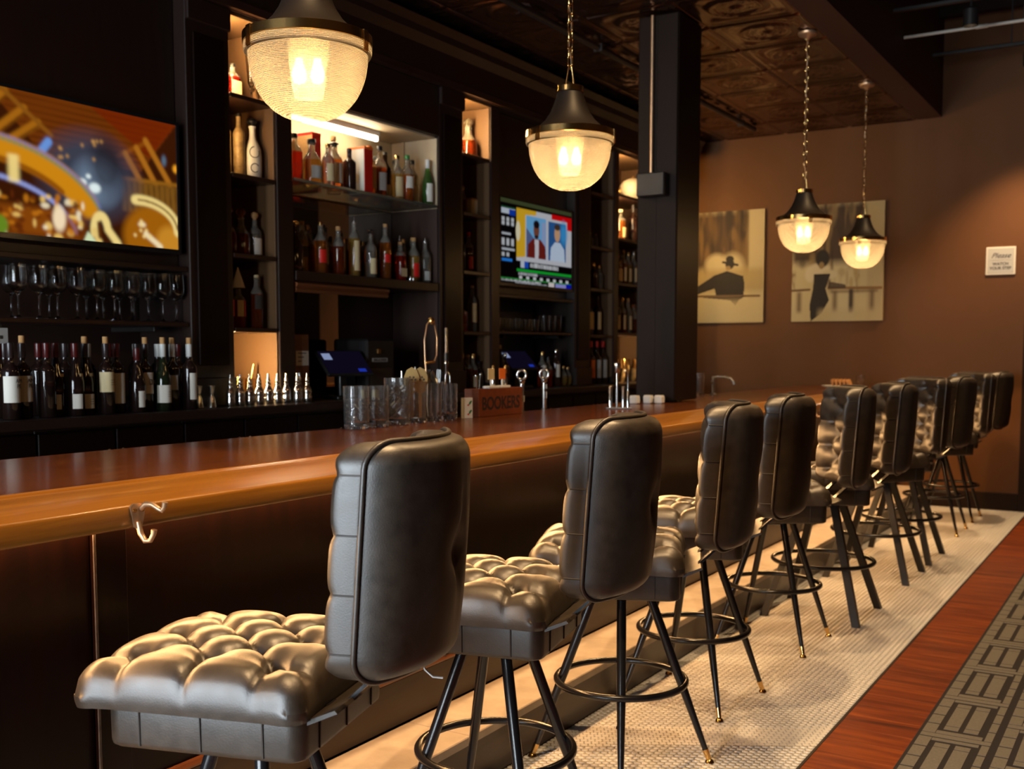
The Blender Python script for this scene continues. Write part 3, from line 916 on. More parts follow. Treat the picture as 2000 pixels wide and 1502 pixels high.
# ================================================================== PENDANT LAMPS
def pendant_parts():
    R = {}
    bell = [(0.176, 0.0), (0.172, 0.006), (0.150, 0.012), (0.125, 0.026), (0.100, 0.050), (0.080, 0.080), (0.066, 0.112), (0.056, 0.142), (0.051, 0.160)]
    inner = [(r-0.003, z-0.002) for r, z in bell][::-1]
    R['shade_cap'] = MB().lathe(bell, 48, cap0=False).data('shade_cap', 'black_shade', 50)
    R['neck_ring'] = MB().lathe([(0.053, 0.160), (0.055, 0.161), (0.055, 0.181), (0.052, 0.183), (0.0, 0.183)], 32, cap0=False, cap1=False).data('neck_ring', 'brass', 40)
    R['rim_band'] = MB().lathe([(0.176, -0.022), (0.180, -0.021), (0.180, 0.004), (0.176, 0.006), (0.172, 0.004), (0.172, -0.020)], 64, cap0=False, cap1=False).data('rim_band', 'brass', 40)
    lip = [(0.166, -0.046), (0.176, -0.044), (0.1785, -0.036), (0.1775, -0.024), (0.172, -0.021)]
    bowl = []
    for k in range(26):
        t = k/25; a = t*PI/2
        bowl.append((0.004+0.162*math.sin(a)**0.86, -0.226+0.180*(1-math.cos(a)**1.0)))
    bowl[-1] = (0.166, -0.046)
    R['glass_bowl'] = MB().lathe(bowl+lip[1:], 96, cap0=True, cap1=False).data('glass_bowl', 'prismatic_glass', 60)
    R['inner_sleeve'] = MB().lathe([(0.030, -0.165), (0.040, -0.163), (0.050, -0.11), (0.057, -0.03), (0.058, -0.012)], 32, cap0=True, cap1=False).data('inner_sleeve', 'frosted_sleeve', 60)
    def bulb(dx):
        return MB().lathe([(0.003, -0.125), (0.014, -0.120), (0.020, -0.105), (0.019, -0.090), (0.012, -0.070), (0.010, -0.055)], 16, dx, 0)
    R['bulb_a'] = bulb(-0.026).data('bulb', 'bulb_glow', 60); R['bulb_b'] = bulb(0.026).data('bulb', 'bulb_glow', 60)
    R['socket'] = MB().lathe([(0.012, -0.055), (0.013, 0.02)], 12, -0.026, 0).lathe([(0.012, -0.055), (0.013, 0.02)], 12, 0.026, 0).box(-0.045, 0.045, -0.012, 0.012, 0.018, 0.026).data('socket_cluster', 'brass', 40)
    b = MB()
    b.box(0.1775, 0.1835, -0.012, 0.012, -0.004, 0.006, 0.001).box(0.1765, 0.1815, -0.012, 0.012, -0.050, -0.046, 0.001)
    for q in (-0.010, -0.0035, 0.0035, 0.010): b.box(0.1805, 0.1835, q-0.0018, q+0.0018, -0.048, 0.004)
    R['clip'] = b.data('clip', 'brass')
    b = MB()
    for sg in (-1, 1): b.tube([(sg*0.018, 0, 0.183), (sg*0.006, 0, 0.262), (0, 0, 0.268)], 0.003, 8)
    R['yoke'] = b.data('yoke', 'brass', 60)
    top = CZ - 2.272 - 0.034
    b = MB(); z = 0.262; k = 0; pitch = 0.0335
    while z < top-0.005:
        ln, wd = 0.043, 0.0115
        pts = []
        for q in range(16):
            a = 2*PI*q/16
            px = wd*math.cos(a); pz = (ln/2-wd)*(1 if math.sin(a) > 0 else -1)*min(1, abs(math.sin(a))*3)+wd*math.sin(a)
            pts.append((px, 0, z+ln/2+pz) if k % 2 else (0, px, z+ln/2+pz))
        b.tube(pts, 0.0026, 6, closed=True); z += pitch; k += 1
    R['chain'] = b.data('chain', 'brass', 60)
    b = MB(); b.tube([(0.004*math.sin(q*1.3), 0.004*math.cos(q*1.1), 0.25+q*(top-0.25)/30) for q in range(31)], 0.0025, 6)
    R['cord'] = b.data('cord', 'old_brass', 60)
    R['ceiling_canopy'] = MB().lathe([(0.010, top-0.012), (0.016, top-0.008), (0.020, top), (0.052, top+0.012), (0.060, top+0.024), (0.060, top+0.0335)], 32, cap1=True).data('ceiling_canopy', 'old_brass', 50)
    return R
PR = pendant_parts()
PL = ['prismatic glass pendant lamp nearest the camera, cut by the top of the picture', 'prismatic glass pendant lamp hanging in front of the news screen bay, second nearest',
      'higher-looking of the two far pendant lamps, third from the camera', 'farthest prismatic glass pendant lamp, in front of the picture of a woman']
for i, (y, cr_) in enumerate(((2.335, 0.35), (3.875, 2.5), (7.10, 1.2), (8.68, 0.8))):
    t = thing('pendant_lamp', PL[i], 'pendant lamp', (-2.1, y, 2.272), 0.0, 'pendant lamps over the bar')
    for nm in ('shade_cap', 'neck_ring', 'rim_band', 'glass_bowl', 'inner_sleeve'):
        put(nm, PR[nm], t)
    s = put('socket_cluster', PR['socket'], t, rotz=0.55); put('bulb', PR['bulb_a'], s); put('bulb', PR['bulb_b'], s)
    for k in range(3): put('clip', PR['clip'], t, rotz=cr_-2.25+k*2*PI/3)
    put('yoke', PR['yoke'], t, rotz=0.6); put('chain', PR['chain'], t, rotz=0.4+i); put('cord', PR['cord'], t); put('ceiling_canopy', PR['ceiling_canopy'], t)
    pl = bpy.data.lights.new('lamp_light', 'POINT'); pl.energy = 34.0; pl.color = (1.0, 0.66, 0.33); pl.shadow_soft_size = 0.05
    lo = bpy.data.objects.new('lamp_light', pl); COL.objects.link(lo); lo.parent = t; lo.location = (0, 0, -0.10)

# ================================================================== THE BACK BAR
XF, XB = -4.0, -4.385
KZ = 1.13                                   # counter top
def part(parent, name, m, *boxes, bev=0.003):
    b = MB()
    for q in boxes: b.box(*q, bev)
    return b.build(name, m, parent)
ct = thing('back_counter', 'dark wooden counter top running the length of the back bar', 'counter', (0, 0, 0))
part(ct, 'counter_slab', 'dark_wood', (XB, -3.79, 1.9, 9.4, KZ-0.045, KZ), bev=0.006)
# base cabinets
cw = 0.75
for i in range(10):
    y0 = 1.9 + i*cw
    c = thing('under_counter_cabinet', 'dark wooden base cabinet under the back counter, %s from the left' % ORD[i], 'cabinet', (0, y0, 0), group='base cabinets of the back bar')
    part(c, 'body', 'dark_wood', (XB, -3.86, 0.002, cw-0.002, 0.002, KZ-0.046))
    for k in range(2):
        d = part(c, 'door', 'dark_panel', (-3.858, -3.84, 0.006+k*cw/2, (k+1)*cw/2-0.004, 0.12, KZ-0.06))
        yy = cw/2 + (-0.035 if k == 0 else 0.035)
        MB().tube([(-3.84, yy, 0.86), (-3.815, yy, 0.87), (-3.815, yy, 0.97), (-3.84, yy, 0.98)], 0.006, 8).build('handle', 'old_brass', d, 60)

HZ = 3.06
corn = thing('back_bar_cornice', 'dark wooden fascia above the back bar shelves under the tin ceiling', 'cornice', (0, 0, 0))
part(corn, 'fascia', 'dark_wood', (XB, XF+0.015, 1.9, 9.95, HZ, CZ-0.055))  # extended past the last pilaster to cut the added strip's light on the wall
MB().prism([(XF+0.015, CZ-0.19), (XF+0.05, CZ-0.14), (XF+0.055, CZ-0.10), (XF+0.09, CZ-0.06), (XF+0.015, CZ-0.06)], 'y', 1.9, 9.95).build('crown_moulding', 'dark_wood', corn)
MB().prism([(XF+0.015, HZ+0.005), (XF+0.03, HZ+0.01), (XF+0.03, HZ+0.05), (XF+0.015, HZ+0.06)], 'y', 1.9, 9.95).build('lower_moulding', 'shelf_wood', corn)

PILS = [(3.60, 3.875), (4.197, 4.313), (5.652, 5.918), (6.262, 6.368), (7.472, 7.738), (8.162, 8.248), (9.052, 9.30)]
for i, (a, b_) in enumerate(PILS):
    wide = b_-a > 0.2
    p = thing('pilaster', '%s dark pilaster dividing the back bar, %s from the left' % ('broad' if wide else 'narrow', ORD[i]), 'pilaster', (0, 0, 0), group='pilasters of the back bar')
    part(p, 'shaft', 'dark_wood', (XB, XF, a, b_, KZ+0.001, HZ-0.001), bev=0.004)
    if wide:
        part(p, 'raised_field', 'dark_panel', (XF, XF+0.012, a+0.04, b_-0.04, KZ+0.20, HZ-0.16), bev=0.004)
        part(p, 'plinth', 'dark_wood', (XF, XF+0.02, a-0.0, b_+0.0, KZ+0.001, KZ+0.14), bev=0.004)
        part(p, 'capital', 'dark_wood', (XF, XF+0.022, a-0.0, b_+0.0, HZ-0.11, HZ-0.001), bev=0.005)

    if i == 6: part(p, 'light_strip', 'added_wall_strip', (XF-0.30, XF-0.06, b_+0.0005, b_+0.008, 2.45, 2.62), bev=0.001)  # added strip, unseen behind the post, to brighten the far wall

def tower(a, b_, shelves, label, lights, dim=False):
    t = thing('shelf_tower', label, 'shelf unit', (0, 0, 0), group='shelf towers of the back bar')
    cm = 'niche_brown'
    part(t, 'back_panel', cm, (XB+0.001, XB+0.018, a, b_, KZ+0.052, HZ-0.02), bev=0.002)
    for y0, y1 in ((a, a+0.010), (b_-0.010, b_)):
        part(t, 'side_panel', cm, (XB+0.018, XF-0.012, y0, y1, KZ+0.052, HZ-0.02), bev=0.002)
    part(t, 'top_panel', cm, (XB, XF, a, b_, HZ-0.018, HZ-0.001), bev=0.002)
    for z in shelves:
        part(t, 'shelf', 'shelf_wood', (XB+0.019, XF-0.002, a+0.011, b_-0.011, z-0.022, z), bev=0.002)
    for z, m, w in lights:
        part(t, 'light_strip', m, (XF-0.075, XF-0.045, a+0.0105, a+0.0165, z-w, z-0.02), bev=0.001)
    return t
T1 = [1.517, 1.888, 2.283, 2.672]
tower(3.876, 4.196, T1, 'narrow lit shelf tower between the big screen and the whisky bay', [(HZ-0.018, 'led_strip_warm', 0.34), (2.645, 'added_shelf_strip', 0.3), (1.495, 'led_strip_warm', 0.3)])  # dim middle strip is added, replacing light falling through from the shelf above
tower(5.919, 6.261, [1.53, 1.93, 2.313, 2.695], 'narrow shelf tower between the whisky bay and the news screen', [(HZ-0.018, 'led_strip_warm', 0.32)])
tower(7.739, 8.161, [1.53, 1.905, 2.242, 2.672], 'narrow dim shelf tower just past the news screen', [])
tower(8.249, 9.051, [1.555, 1.975, 2.35, 2.715], 'last shelf tower of the back bar, half hidden by the post', [(HZ-0.018, 'led_strip_warm', 0.32), (2.69, 'led_strip_warm', 0.3), (1.533, 'led_strip_warm', 0.36)])

cb = thing('display_bay', 'wide central bay of the back bar with a lit whisky shelf', 'shelf unit', (0, 0, 0))
a, b_ = 4.314, 5.651
part(cb, 'header', 'dark_wood', (XB, XF, a, b_, 2.752, HZ-0.001))
part(cb, 'soffit', 'niche_cream', (XB, XF-0.03, a, b_, 2.738, 2.751), bev=0.002)
part(cb, 'upper_back', 'niche_cream', (XB+0.001, XB+0.016, a, b_, 2.30, 2.737), bev=0.002)
for y0, y1 in ((a, a+0.012), (b_-0.012, b_)):
    part(cb, 'side_panel', 'niche_cream', (XB+0.017, XF-0.012, y0, y1, 2.30, 2.737), bev=0.002)
part(cb, 'corner_post', 'niche_cream', (XB+0.10, XB+0.125, b_-0.024, b_-0.0125, 2.325, 2.737), bev=0.003)
part(cb, 'middle_mirror', 'mirror', (XB+0.001, XB+0.012, a+0.013, b_-0.013, 1.84, 2.295), bev=0.002)
for y0, y1 in ((a, a+0.012), (b_-0.012, b_)):
    part(cb, 'lower_side', 'niche_dark', (XB+0.013, XF-0.012, y0, y1, KZ+0.052, 2.298), bev=0.002)
part(cb, 'glass_shelf', 'glass_shelf', (XB+0.018, XF-0.005, a+0.013, b_-0.013, 2.302, 2.318), bev=0.002)
part(cb, 'middle_shelf', 'dark_wood', (XB+0.013, XF, a+0.013, b_-0.013, 1.775, 1.83), bev=0.004)
MB().prism([(XF-0.02, 1.715), (XF-0.004, 1.715), (XF+0.004, 1.73), (XF-0.002, 1.738), (XF+0.010, 1.752), (XF+0.010, 1.762), (XF-0.02, 1.774)], 'y', a+0.013, 5.12).build('shelf_moulding', 'moulding_wood', cb)
part(cb, 'lower_mirror', 'mirror', (XB+0.001, XB+0.012, a+0.013, 5.10, KZ+0.052, 1.77), bev=0.002)
part(cb, 'lower_panel', 'niche_dark', (XB+0.001, XB+0.012, 5.101, b_-0.013, KZ+0.052, 1.77), bev=0.002)
tube = thing('light_tube', 'glowing white tube light above the lit whisky shelf', 'tube light', (-4.20, 4.47, 2.69))
MB().tube([(0, 0, 0), (0, 0.80, 0)], 0.013, 14).build('tube', 'led_tube', tube, 50)
part(tube, 'housing', 'white_plastic', (-0.016, 0.016, -0.02, 0.82, 0.015, 0.047))
for yy in (-0.016, 0.80): part(tube, 'end_cap', 'white_plastic', (-0.014, 0.014, yy, yy+0.016, -0.014, 0.016))

def tv_niche(a, b_, label, shelf):
    t = thing('screen_bay', label, 'shelf unit', (0, 0, 0), group='screen bays of the back bar')
    part(t, 'upper_panel', 'dark_wood', (XB, XF-0.075, a, b_, 1.80, HZ-0.001))
    part(t, 'lower_back', 'niche_dark', (XB+0.001, XB+0.018, a, b_, KZ+0.052, 1.798), bev=0.002)
    part(t, 'shelf', 'shelf_wood', (XB+0.019, XF-0.01, a+0.002, b_-0.002, shelf-0.02, shelf), bev=0.003)
    for yy in (a+0.15, b_-0.17): part(t, 'bracket', 'black_paint', (XB+0.02, XF-0.06, yy, yy+0.02, shelf-0.045, shelf-0.021))
    part(t, 'screen_ledge', 'dark_wood', (XB, XF-0.01, a, b_, 1.775, 1.799))
tv_niche(1.95, 3.598, 'dark back bar bay holding the big screen, wine glasses and wine bottles', 1.535)
tv_niche(6.370, 7.470, 'dark back bar bay holding the news screen', 1.54)

# ------------------------------------------------------------------ screens and pictures (colour painted per small face)
def paint_mesh(name, img, w, h, m, parent, loc, rot):
    """img: (H, W, 3) linear colours, row 0 at the top; plane in local x (right), z (up)"""
    H, Wd = img.shape[:2]
    xs = np.linspace(0, w, Wd+1); zs = np.linspace(h, 0, H+1)
    V = np.zeros(((H+1)*(Wd+1), 3)); X, Z = np.meshgrid(xs, zs); V[:, 0] = X.ravel(); V[:, 2] = Z.ravel()
    i, j = np.meshgrid(np.arange(Wd), np.arange(H)); k = (j*(Wd+1)+i).ravel()
    q = np.stack([k, k+Wd+1, k+Wd+2, k+1], 1)
    me = bpy.data.meshes.new(name)
    me.vertices.add(len(V)); me.vertices.foreach_set('co', V.ravel())
    me.loops.add(q.size); me.loops.foreach_set('vertex_index', q.ravel().astype(np.int32))
    me.polygons.add(len(q)); me.polygons.foreach_set('loop_start', (np.arange(len(q))*4).astype(np.int32)); me.polygons.foreach_set('loop_total', np.full(len(q), 4, np.int32))
    me.update(calc_edges=True)
    ca = me.color_attributes.new('print', 'FLOAT_COLOR', 'CORNER')
    c = np.ones((len(q), 4, 4), np.float32); c[:, :, :3] = img.reshape(-1, 1, 3)
    ca.data.foreach_set('color', c.ravel())
    me.materials.append(MATS[m])
    o = put(name, me, parent, loc); o.rotation_euler = rot
    return o
def lin(r, g, b): return np.array([((v/255)/12.92 if v/255 <= 0.04045 else ((v/255+0.055)/1.055)**2.4) for v in (r, g, b)])
def soften(a, n=2):
    for _ in range(n):
        p = np.pad(a, ((1, 1), (1, 1), (0, 0)), 'edge')
        a = (p[:-2, 1:-1]+p[2:, 1:-1]+p[1:-1, :-2]+p[1:-1, 2:]+2*a)/6
    return a
class Canvas:
    def __init__(s, w, h, col):
        s.w, s.h = w, h; s.a = np.zeros((h, w, 3)); s.a[:] = lin(*col)
        y, x = np.mgrid[0:h, 0:w]; s.x = (x+0.5)/w; s.y = (y+0.5)/h
    def blend(s, m, col):
        m = np.clip(m, 0, 1)[..., None]; s.a = s.a*(1-m)+lin(*col)*m
    def rect(s, x0, y0, x1, y1, col, soft=0.002, al=1.0):
        f = lambda v, a, b: np.clip((v-a)/soft+0.5, 0, 1)*np.clip((b-v)/soft+0.5, 0, 1)
        s.blend(al*f(s.x, x0, x1)*f(s.y, y0, y1), col)
    def ell(s, cx, cy, rx, ry, col, soft=0.1, al=1.0, rot=0):
        dx, dy = s.x-cx, s.y-cy; c, n = math.cos(rot), math.sin(rot); asp = s.w/s.h
        u, v = (dx*asp*c+dy*n), (-dx*asp*n+dy*c)
        d = np.sqrt((u/(rx*asp))**2+(v/ry)**2)
        s.blend(al*np.clip((1-d)/soft+0.5, 0, 1), col)
    def poly(s, pts, col, al=1.0):
        inside = np.zeros(s.x.shape, bool); n = len(pts)
        for i in range(n):
            x0, y0 = pts[i]; x1, y1 = pts[(i+1) % n]
            if y0 == y1: continue
            c = ((s.y >= min(y0, y1)) & (s.y < max(y0, y1)) & (s.x < (x1-x0)*(s.y-y0)/(y1-y0)+x0)); inside ^= c
        s.blend(al*inside, col)
    def line(s, x0, y0, x1, y1, w, col, al=1.0):
        asp = s.w/s.h
        dx, dy = (x1-x0)*asp, y1-y0; L2 = dx*dx+dy*dy
        t = np.clip(((s.x-x0)*asp*dx+(s.y-y0)*dy)/L2, 0, 1)
        d = np.hypot((s.x-x0)*asp-t*dx, s.y-y0-t*dy); s.blend(al*np.clip((w-d)/(w*0.5)+0.5, 0, 1), col)
    def arc(s, cx, cy, rx, ry, a0, a1, w, col, al=1.0, n=26):
        for k in range(n):
            t0 = math.radians(a0+(a1-a0)*k/n); t1 = math.radians(a0+(a1-a0)*(k+1)/n)
            s.line(cx+rx*math.cos(t0), cy+ry*math.sin(t0), cx+rx*math.cos(t1), cy+ry*math.sin(t1), w, col, al)
attr_mat('screen_big', 'emit', 0.85); attr_mat('screen_news', 'emit', 0.55); attr_mat('canvas_print', 'diffuse', rough=0.75)

def television(name, label, y0, w, z0, h, canvas, m):
    t = thing(name, label, 'television', (-4.012, y0, z0), 0)
    part(t, 'housing', 'tv_black', (-0.05, -0.006, -0.012, w+0.012, -0.02, h+0.012), bev=0.004)
    MB().box(-0.006, 0.003, -0.014, 0.0, -0.022, h+0.014).box(-0.006, 0.003, w, w+0.014, -0.022, h+0.014).box(-0.006, 0.003, 0, w, h, h+0.014).box(-0.006, 0.003, 0, w, -0.022, 0).build('bezel', 'tv_black', t)
    part(t, 'wall_plate', 'black_paint', (-0.062, -0.05, w/2-0.12, w/2+0.12, h*0.3, h*0.7))
    paint_mesh('screen', canvas.a, w, h, m, t, (-0.004, 0, 0), (0, 0, PI/2))
    return t
# big screen: a wood-beamed room with a glass bubble, golden arcs and horseshoes
c = Canvas(240, 136, (60, 24, 6))
c.poly([(0.08, 0.0), (1, 0.0), (0.80, 0.42), (0.32, 0.42)], (112, 52, 8))
for k in range(9):
    yy = 0.03+0.045*k; c.line(0.10+yy*0.5, yy, 0.97-yy*0.45, yy+0.01, 0.006, (78, 34, 6), 0.8)
c.poly([(0.55, 0), (1, 0), (0.85, 0.3)], (120, 26, 2), 0.6)
for x0, y0, x1, y1 in ((0.0, 0.30, 0.16, 0.03), (0.08, 0.36, 0.24, 0.12), (0.14, 0.40, 0.30, 0.2)):
    c.line(x0, y0, x1, y1, 0.030, (170, 104, 20)); c.line(x0+0.02, y0, x1+0.02, y1, 0.006, (90, 46, 8))
c.line(0.14, 0.0, 0.36, 0.27, 0.016, (140, 84, 20)); c.line(0.68, 0.33, 0.84, 0.18, 0.016, (140, 72, 12))
for x0, y0, x1, y1 in ((0.72, 0.30, 0.80, 0.5), (0.78, 0.24, 0.88, 0.5), (0.83, 0.17, 0.96, 0.48)):
    c.line(x0, y0, x1, y1, 0.024, (176, 108, 28))
c.rect(0.70, 0.50, 1.0, 0.74, (124, 82, 26), 0.02)
for k in range(10): c.line(0.72+0.03*k, 0.51, 0.725+0.03*k, 0.73, 0.005, (82, 50, 14))
c.line(0.70, 0.49, 1.0, 0.48, 0.014, (150, 96, 24))
c.ell(0.54, 0.52, 0.22, 0.30, (60, 66, 82), 0.6, 0.95); c.ell(0.57, 0.56, 0.10, 0.16, (120, 140, 165), 0.9, 0.8); c.ell(0.62, 0.42, 0.08, 0.2, (30, 22, 26), 0.8, 0.7)
for p in ((0.50, 0.57, 0.020), (0.56, 0.60, 0.028), (0.53, 0.52, 0.012), (0.46, 0.57, 0.008)): c.ell(p[0], p[1], p[2], p[2]*1.3, (235, 250, 250), 0.5)
c.line(0.345, 0.32, 0.30, 0.42, 0.030, (110, 160, 235), 0.9)
c.arc(0.02, 1.00, 0.56, 0.60, -95, -25, 0.085, (214, 140, 20)); c.arc(0.02, 1.00, 0.50, 0.52, -95, -40, 0.02, (150, 84, 10))
c.arc(0.02, 1.00, 0.60, 0.66, -85, -22, 0.012, (120, 140, 90), 0.6); c.arc(0.02, 1.02, 0.45, 0.42, -80, -10, 0.016, (150, 160, 220), 0.8); c.arc(0.02, 1.0, 0.61, 0.685, -80, -22, 0.010, (90, 120, 190), 0.5)
c.rect(0.0, 0.42, 0.06, 0.66, (255, 232, 160), 0.03, 0.9); c.rect(0.165, 0.45, 0.21, 0.64, (255, 226, 140), 0.02, 0.9)
c.line(0.0, 0.70, 0.12, 0.92, 0.028, (150, 84, 16)); c.rect(0.05, 0.80, 0.5, 1.0, (150, 76, 12), 0.06, 0.8)
rr = random.Random(5)
for k in range(80):
    x, y = rr.uniform(0.06, 0.50), rr.uniform(0.70, 1.0)
    c.ell(x, y, rr.uniform(0.006, 0.02), rr.uniform(0.01, 0.03), rr.choice([(250, 205, 110), (200, 120, 24), (96, 40, 8), (255, 238, 200)]), 0.6, 0.85)
for k in range(12):
    c.ell(rr.uniform(0.36, 0.66), rr.uniform(0.24, 0.42), 0.007, 0.012, (230, 170, 90), 0.9, 0.6)
c.ell(0.385, 0.86, 0.03, 0.09, (255, 230, 190), 0.5)
for p in ((0.06, 0.93, 0.035), (0.12, 0.95, 0.035), (0.015, 0.97, 0.03)): c.ell(p[0], p[1], p[2], p[2]*2.0, (104, 138, 34), 0.3)
c.ell(0.86, 0.92, 0.16, 0.24, (166, 98, 12), 0.25); c.ell(0.95, 0.95, 0.07, 0.13, (206, 140, 40), 0.5)
c.arc(0.80, 0.86, 0.20, 0.22, -100, 0, 0.036, (250, 222, 140)); c.arc(0.80, 0.86, 0.20, 0.22, -95, -5, 0.008, (110, 66, 16))
c.arc(0.585, 0.92, 0.035, 0.12, -190, -20, 0.028, (250, 222, 140)); c.line(0.555, 0.92, 0.575, 1.0, 0.026, (240, 205, 120)); c.line(0.62, 0.90, 0.67, 1.0, 0.030, (250, 222, 140))
c.line(0.575, 0.86, 0.58, 0.96, 0.016, (90, 44, 10)); c.poly([(0.50, 1.0), (0.52, 0.93), (0.56, 1.0)], (220, 235, 190))
c.line(0.82, 0.90, 0.90, 0.99, 0.022, (250, 228, 180)); c.ell(0.80, 0.83, 0.02, 0.02, (250, 228, 180), 0.6)
for k in range(7): c.ell(rr.uniform(0.74, 0.9), rr.uniform(0.76, 0.95), 0.008, 0.012, (255, 220, 140), 0.6)
c.ell(0.93, 0.30, 0.012, 0.04, (90, 110, 130), 0.8); c.ell(0.995, 0.35, 0.015, 0.03, (255, 170, 40), 0.6)
c.a = soften(c.a, 4)
television('television', 'large wall screen glowing with a golden wooden room scene', 2.515, 1.03, 1.875, 0.575, c, 'screen_big')
# news screen
c = Canvas(220, 124, (10, 4, 6))
c.rect(0, 0, 1, 0.045, (66, 74, 44)); c.rect(0.215, 0.10, 0.80, 0.70, (196, 198, 206)); c.rect(0.215, 0.08, 1.0, 0.72, (200, 202, 210))
c.poly([(0.215, 0.08), (0.48, 0.08), (0.48, 0.13), (0.33, 0.15), (0.33, 0.66), (0.215, 0.68)], (226, 178, 40)); c.ell(0.235, 0.36, 0.03, 0.12, (236, 226, 190), 0.2)
c.poly([(0.70, 0.07), (1.0, 0.07), (1.0, 0.24), (0.93, 0.24), (0.93, 0.14), (0.70, 0.14)], (214, 8, 10))
c.rect(0.345, 0.15, 0.62, 0.66, (110, 176, 226)); c.poly([(0.345, 0.30), (0.45, 0.42), (0.45, 0.66), (0.345, 0.66)], (88, 104, 150)); c.rect(0.56, 0.2, 0.62, 0.66, (150, 168, 208), 0.02)
c.rect(0.655, 0.17, 0.915, 0.66, (44, 92, 152)); c.ell(0.88, 0.30, 0.05, 0.14, (60, 150, 214), 0.9)
c.poly([(0.36, 0.66), (0.37, 0.50), (0.44, 0.42), (0.54, 0.42), (0.61, 0.50), (0.62, 0.66)], (110, 32, 26)); c.poly([(0.46, 0.43), (0.52, 0.43), (0.515, 0.66), (0.465, 0.66)], (206, 204, 210))
c.ell(0.485, 0.31, 0.040, 0.105, (120, 72, 56), 0.15); c.ell(0.485, 0.24, 0.042, 0.05, (26, 16, 20), 0.3); c.ell(0.485, 0.395, 0.030, 0.022, (44, 24, 24), 0.3)
c.poly([(0.68, 0.66), (0.69, 0.50), (0.75, 0.42), (0.83, 0.42), (0.89, 0.50), (0.90, 0.66)], (196, 212, 234))
c.ell(0.785, 0.31, 0.042, 0.105, (206, 160, 124), 0.15); c.ell(0.785, 0.225, 0.044, 0.04, (70, 54, 44), 0.3)
def dashes(x0, x1, y, h, col, n, seed):
    r = random.Random(seed); x = x0
    while x < x1:
        w = r.uniform(0.006, 0.02); c.rect(x, y+r.uniform(-0.004, 0.004), min(x+w, x1), y+h, col, 0.004, r.uniform(0.6, 1)); x += w+0.004
c.rect(0.27, 0.72, 0.36, 0.80, (196, 206, 220)); c.rect(0.32, 0.72, 0.375, 0.80, (30, 80, 190)); dashes(0.40, 0.80, 0.73, 0.05, (232, 236, 240), 20, 1)
c.rect(0.22, 0.815, 1.0, 0.845, (24, 170, 50)); dashes(0.24, 0.50, 0.855, 0.035, (210, 214, 220), 9, 2); c.rect(0.5, 0.86, 1.0, 0.872, (90, 80, 110))
for k in range(8): c.rect(0.25+0.095*k, 0.90, 0.29+0.095*k, 0.935, (226, 228, 232), 0.01, 0.9)
c.rect(0.0, 0.935, 1.0, 0.948, (40, 150, 60)); dashes(0.02, 0.55, 0.955, 0.018, (225, 228, 232), 16, 3); dashes(0.2, 0.64, 0.978, 0.016, (214, 218, 224), 16, 4)
c.rect(0.66, 0.945, 0.74, 1.0, (226, 214, 214)); c.rect(0.76, 0.95, 0.92, 1.0, (150, 150, 220)); c.rect(0.92, 0.945, 1.0, 1.0, (10, 20, 180))
c.rect(0.02, 0.11, 0.20, 0.18, (196, 206, 220)); c.rect(0.12, 0.12, 0.20, 0.19, (20, 60, 170)); c.rect(0.02, 0.095, 0.20, 0.105, (30, 110, 60))
for r0, n in ((0.22, 3), (0.27, 3), (0.47, 3), (0.51, 3), (0.64, 2)):
    for k in range(n): c.rect(0.025+0.06*k, r0, 0.06+0.06*k, r0+0.045, (214, 218, 224), 0.01, 0.85)
c.rect(0.025, 0.40, 0.14, 0.425, (190, 196, 204)); c.rect(0.025, 0.585, 0.19, 0.61, (190, 196, 204)); c.rect(0.025, 0.71, 0.16, 0.74, (40, 130, 230))
c.a = soften(c.a, 1)
television('television', 'smaller wall screen showing two people on a news program', 6.395, 1.045, 1.88, 0.585, c, 'screen_news')

# framed-less canvases on the far wall
def picture(label, x0, w, z0, h, cv):
    t = thing('canvas_picture', label, 'picture', (x0, FAR_Y-0.032, z0))
    part(t, 'stretcher', 'paper_cream', (0, w, 0, 0.031, 0, h), bev=0.002)
    paint_mesh('print', cv.a*0.62, w, h, 'canvas_print', t, (0, -0.001, 0), (0, 0, 0))
INK, PAP, MID, TAN = (30, 18, 8), (214, 196, 150), (120, 92, 56), (160, 132, 86)
rr = random.Random(9)
c = Canvas(150, 194, PAP)
c.rect(0, 0, 0.82, 0.52, (84, 56, 28), 0.1)
for k in range(60):
    x, y = rr.uniform(0, 0.8), rr.uniform(0.0, 0.55); c.ell(x, y, rr.uniform(0.015, 0.05), rr.uniform(0.05, 0.16), rr.choice([(54, 32, 14), (110, 80, 40), (136, 104, 56), (44, 26, 12)]), 0.9, 0.6)
c.ell(0.42, 0.48, 0.14, 0.10, PAP, 0.5, 0.9); c.ell(0.62, 0.50, 0.14, 0.12, PAP, 0.6, 0.85); c.rect(0.82, 0, 1.0, 0.8, (206, 188, 146), 0.03)
c.rect(0.0, 0.52, 1, 0.72, (176, 152, 100), 0.06, 0.8)
c.poly([(0.40, 0.57), (0.55, 0.535), (0.75, 0.585), (0.77, 0.66), (0.76, 0.75), (0.42, 0.76), (0.40, 0.69)], INK); c.poly([(0.42, 0.56), (0.10, 0.705), (0.06, 0.745), (0.16, 0.745), (0.44, 0.68)], INK)
c.ell(0.585, 0.475, 0.055, 0.045, INK, 0.2); c.line(0.50, 0.455, 0.68, 0.485, 0.010, INK); c.ell(0.585, 0.43, 0.05, 0.03, INK, 0.2); c.ell(0.565, 0.51, 0.03, 0.02, TAN, 0.5)
c.line(0.0, 0.755, 0.95, 0.765, 0.010, MID); c.poly([(0.25, 0.77), (0.78, 0.765), (0.70, 0.80), (0.66, 0.85), (0.60, 0.80)], (54, 34, 16), 0.9)
c.rect(0, 0.80, 1, 1.0, (208, 190, 144), 0.05, 0.6)
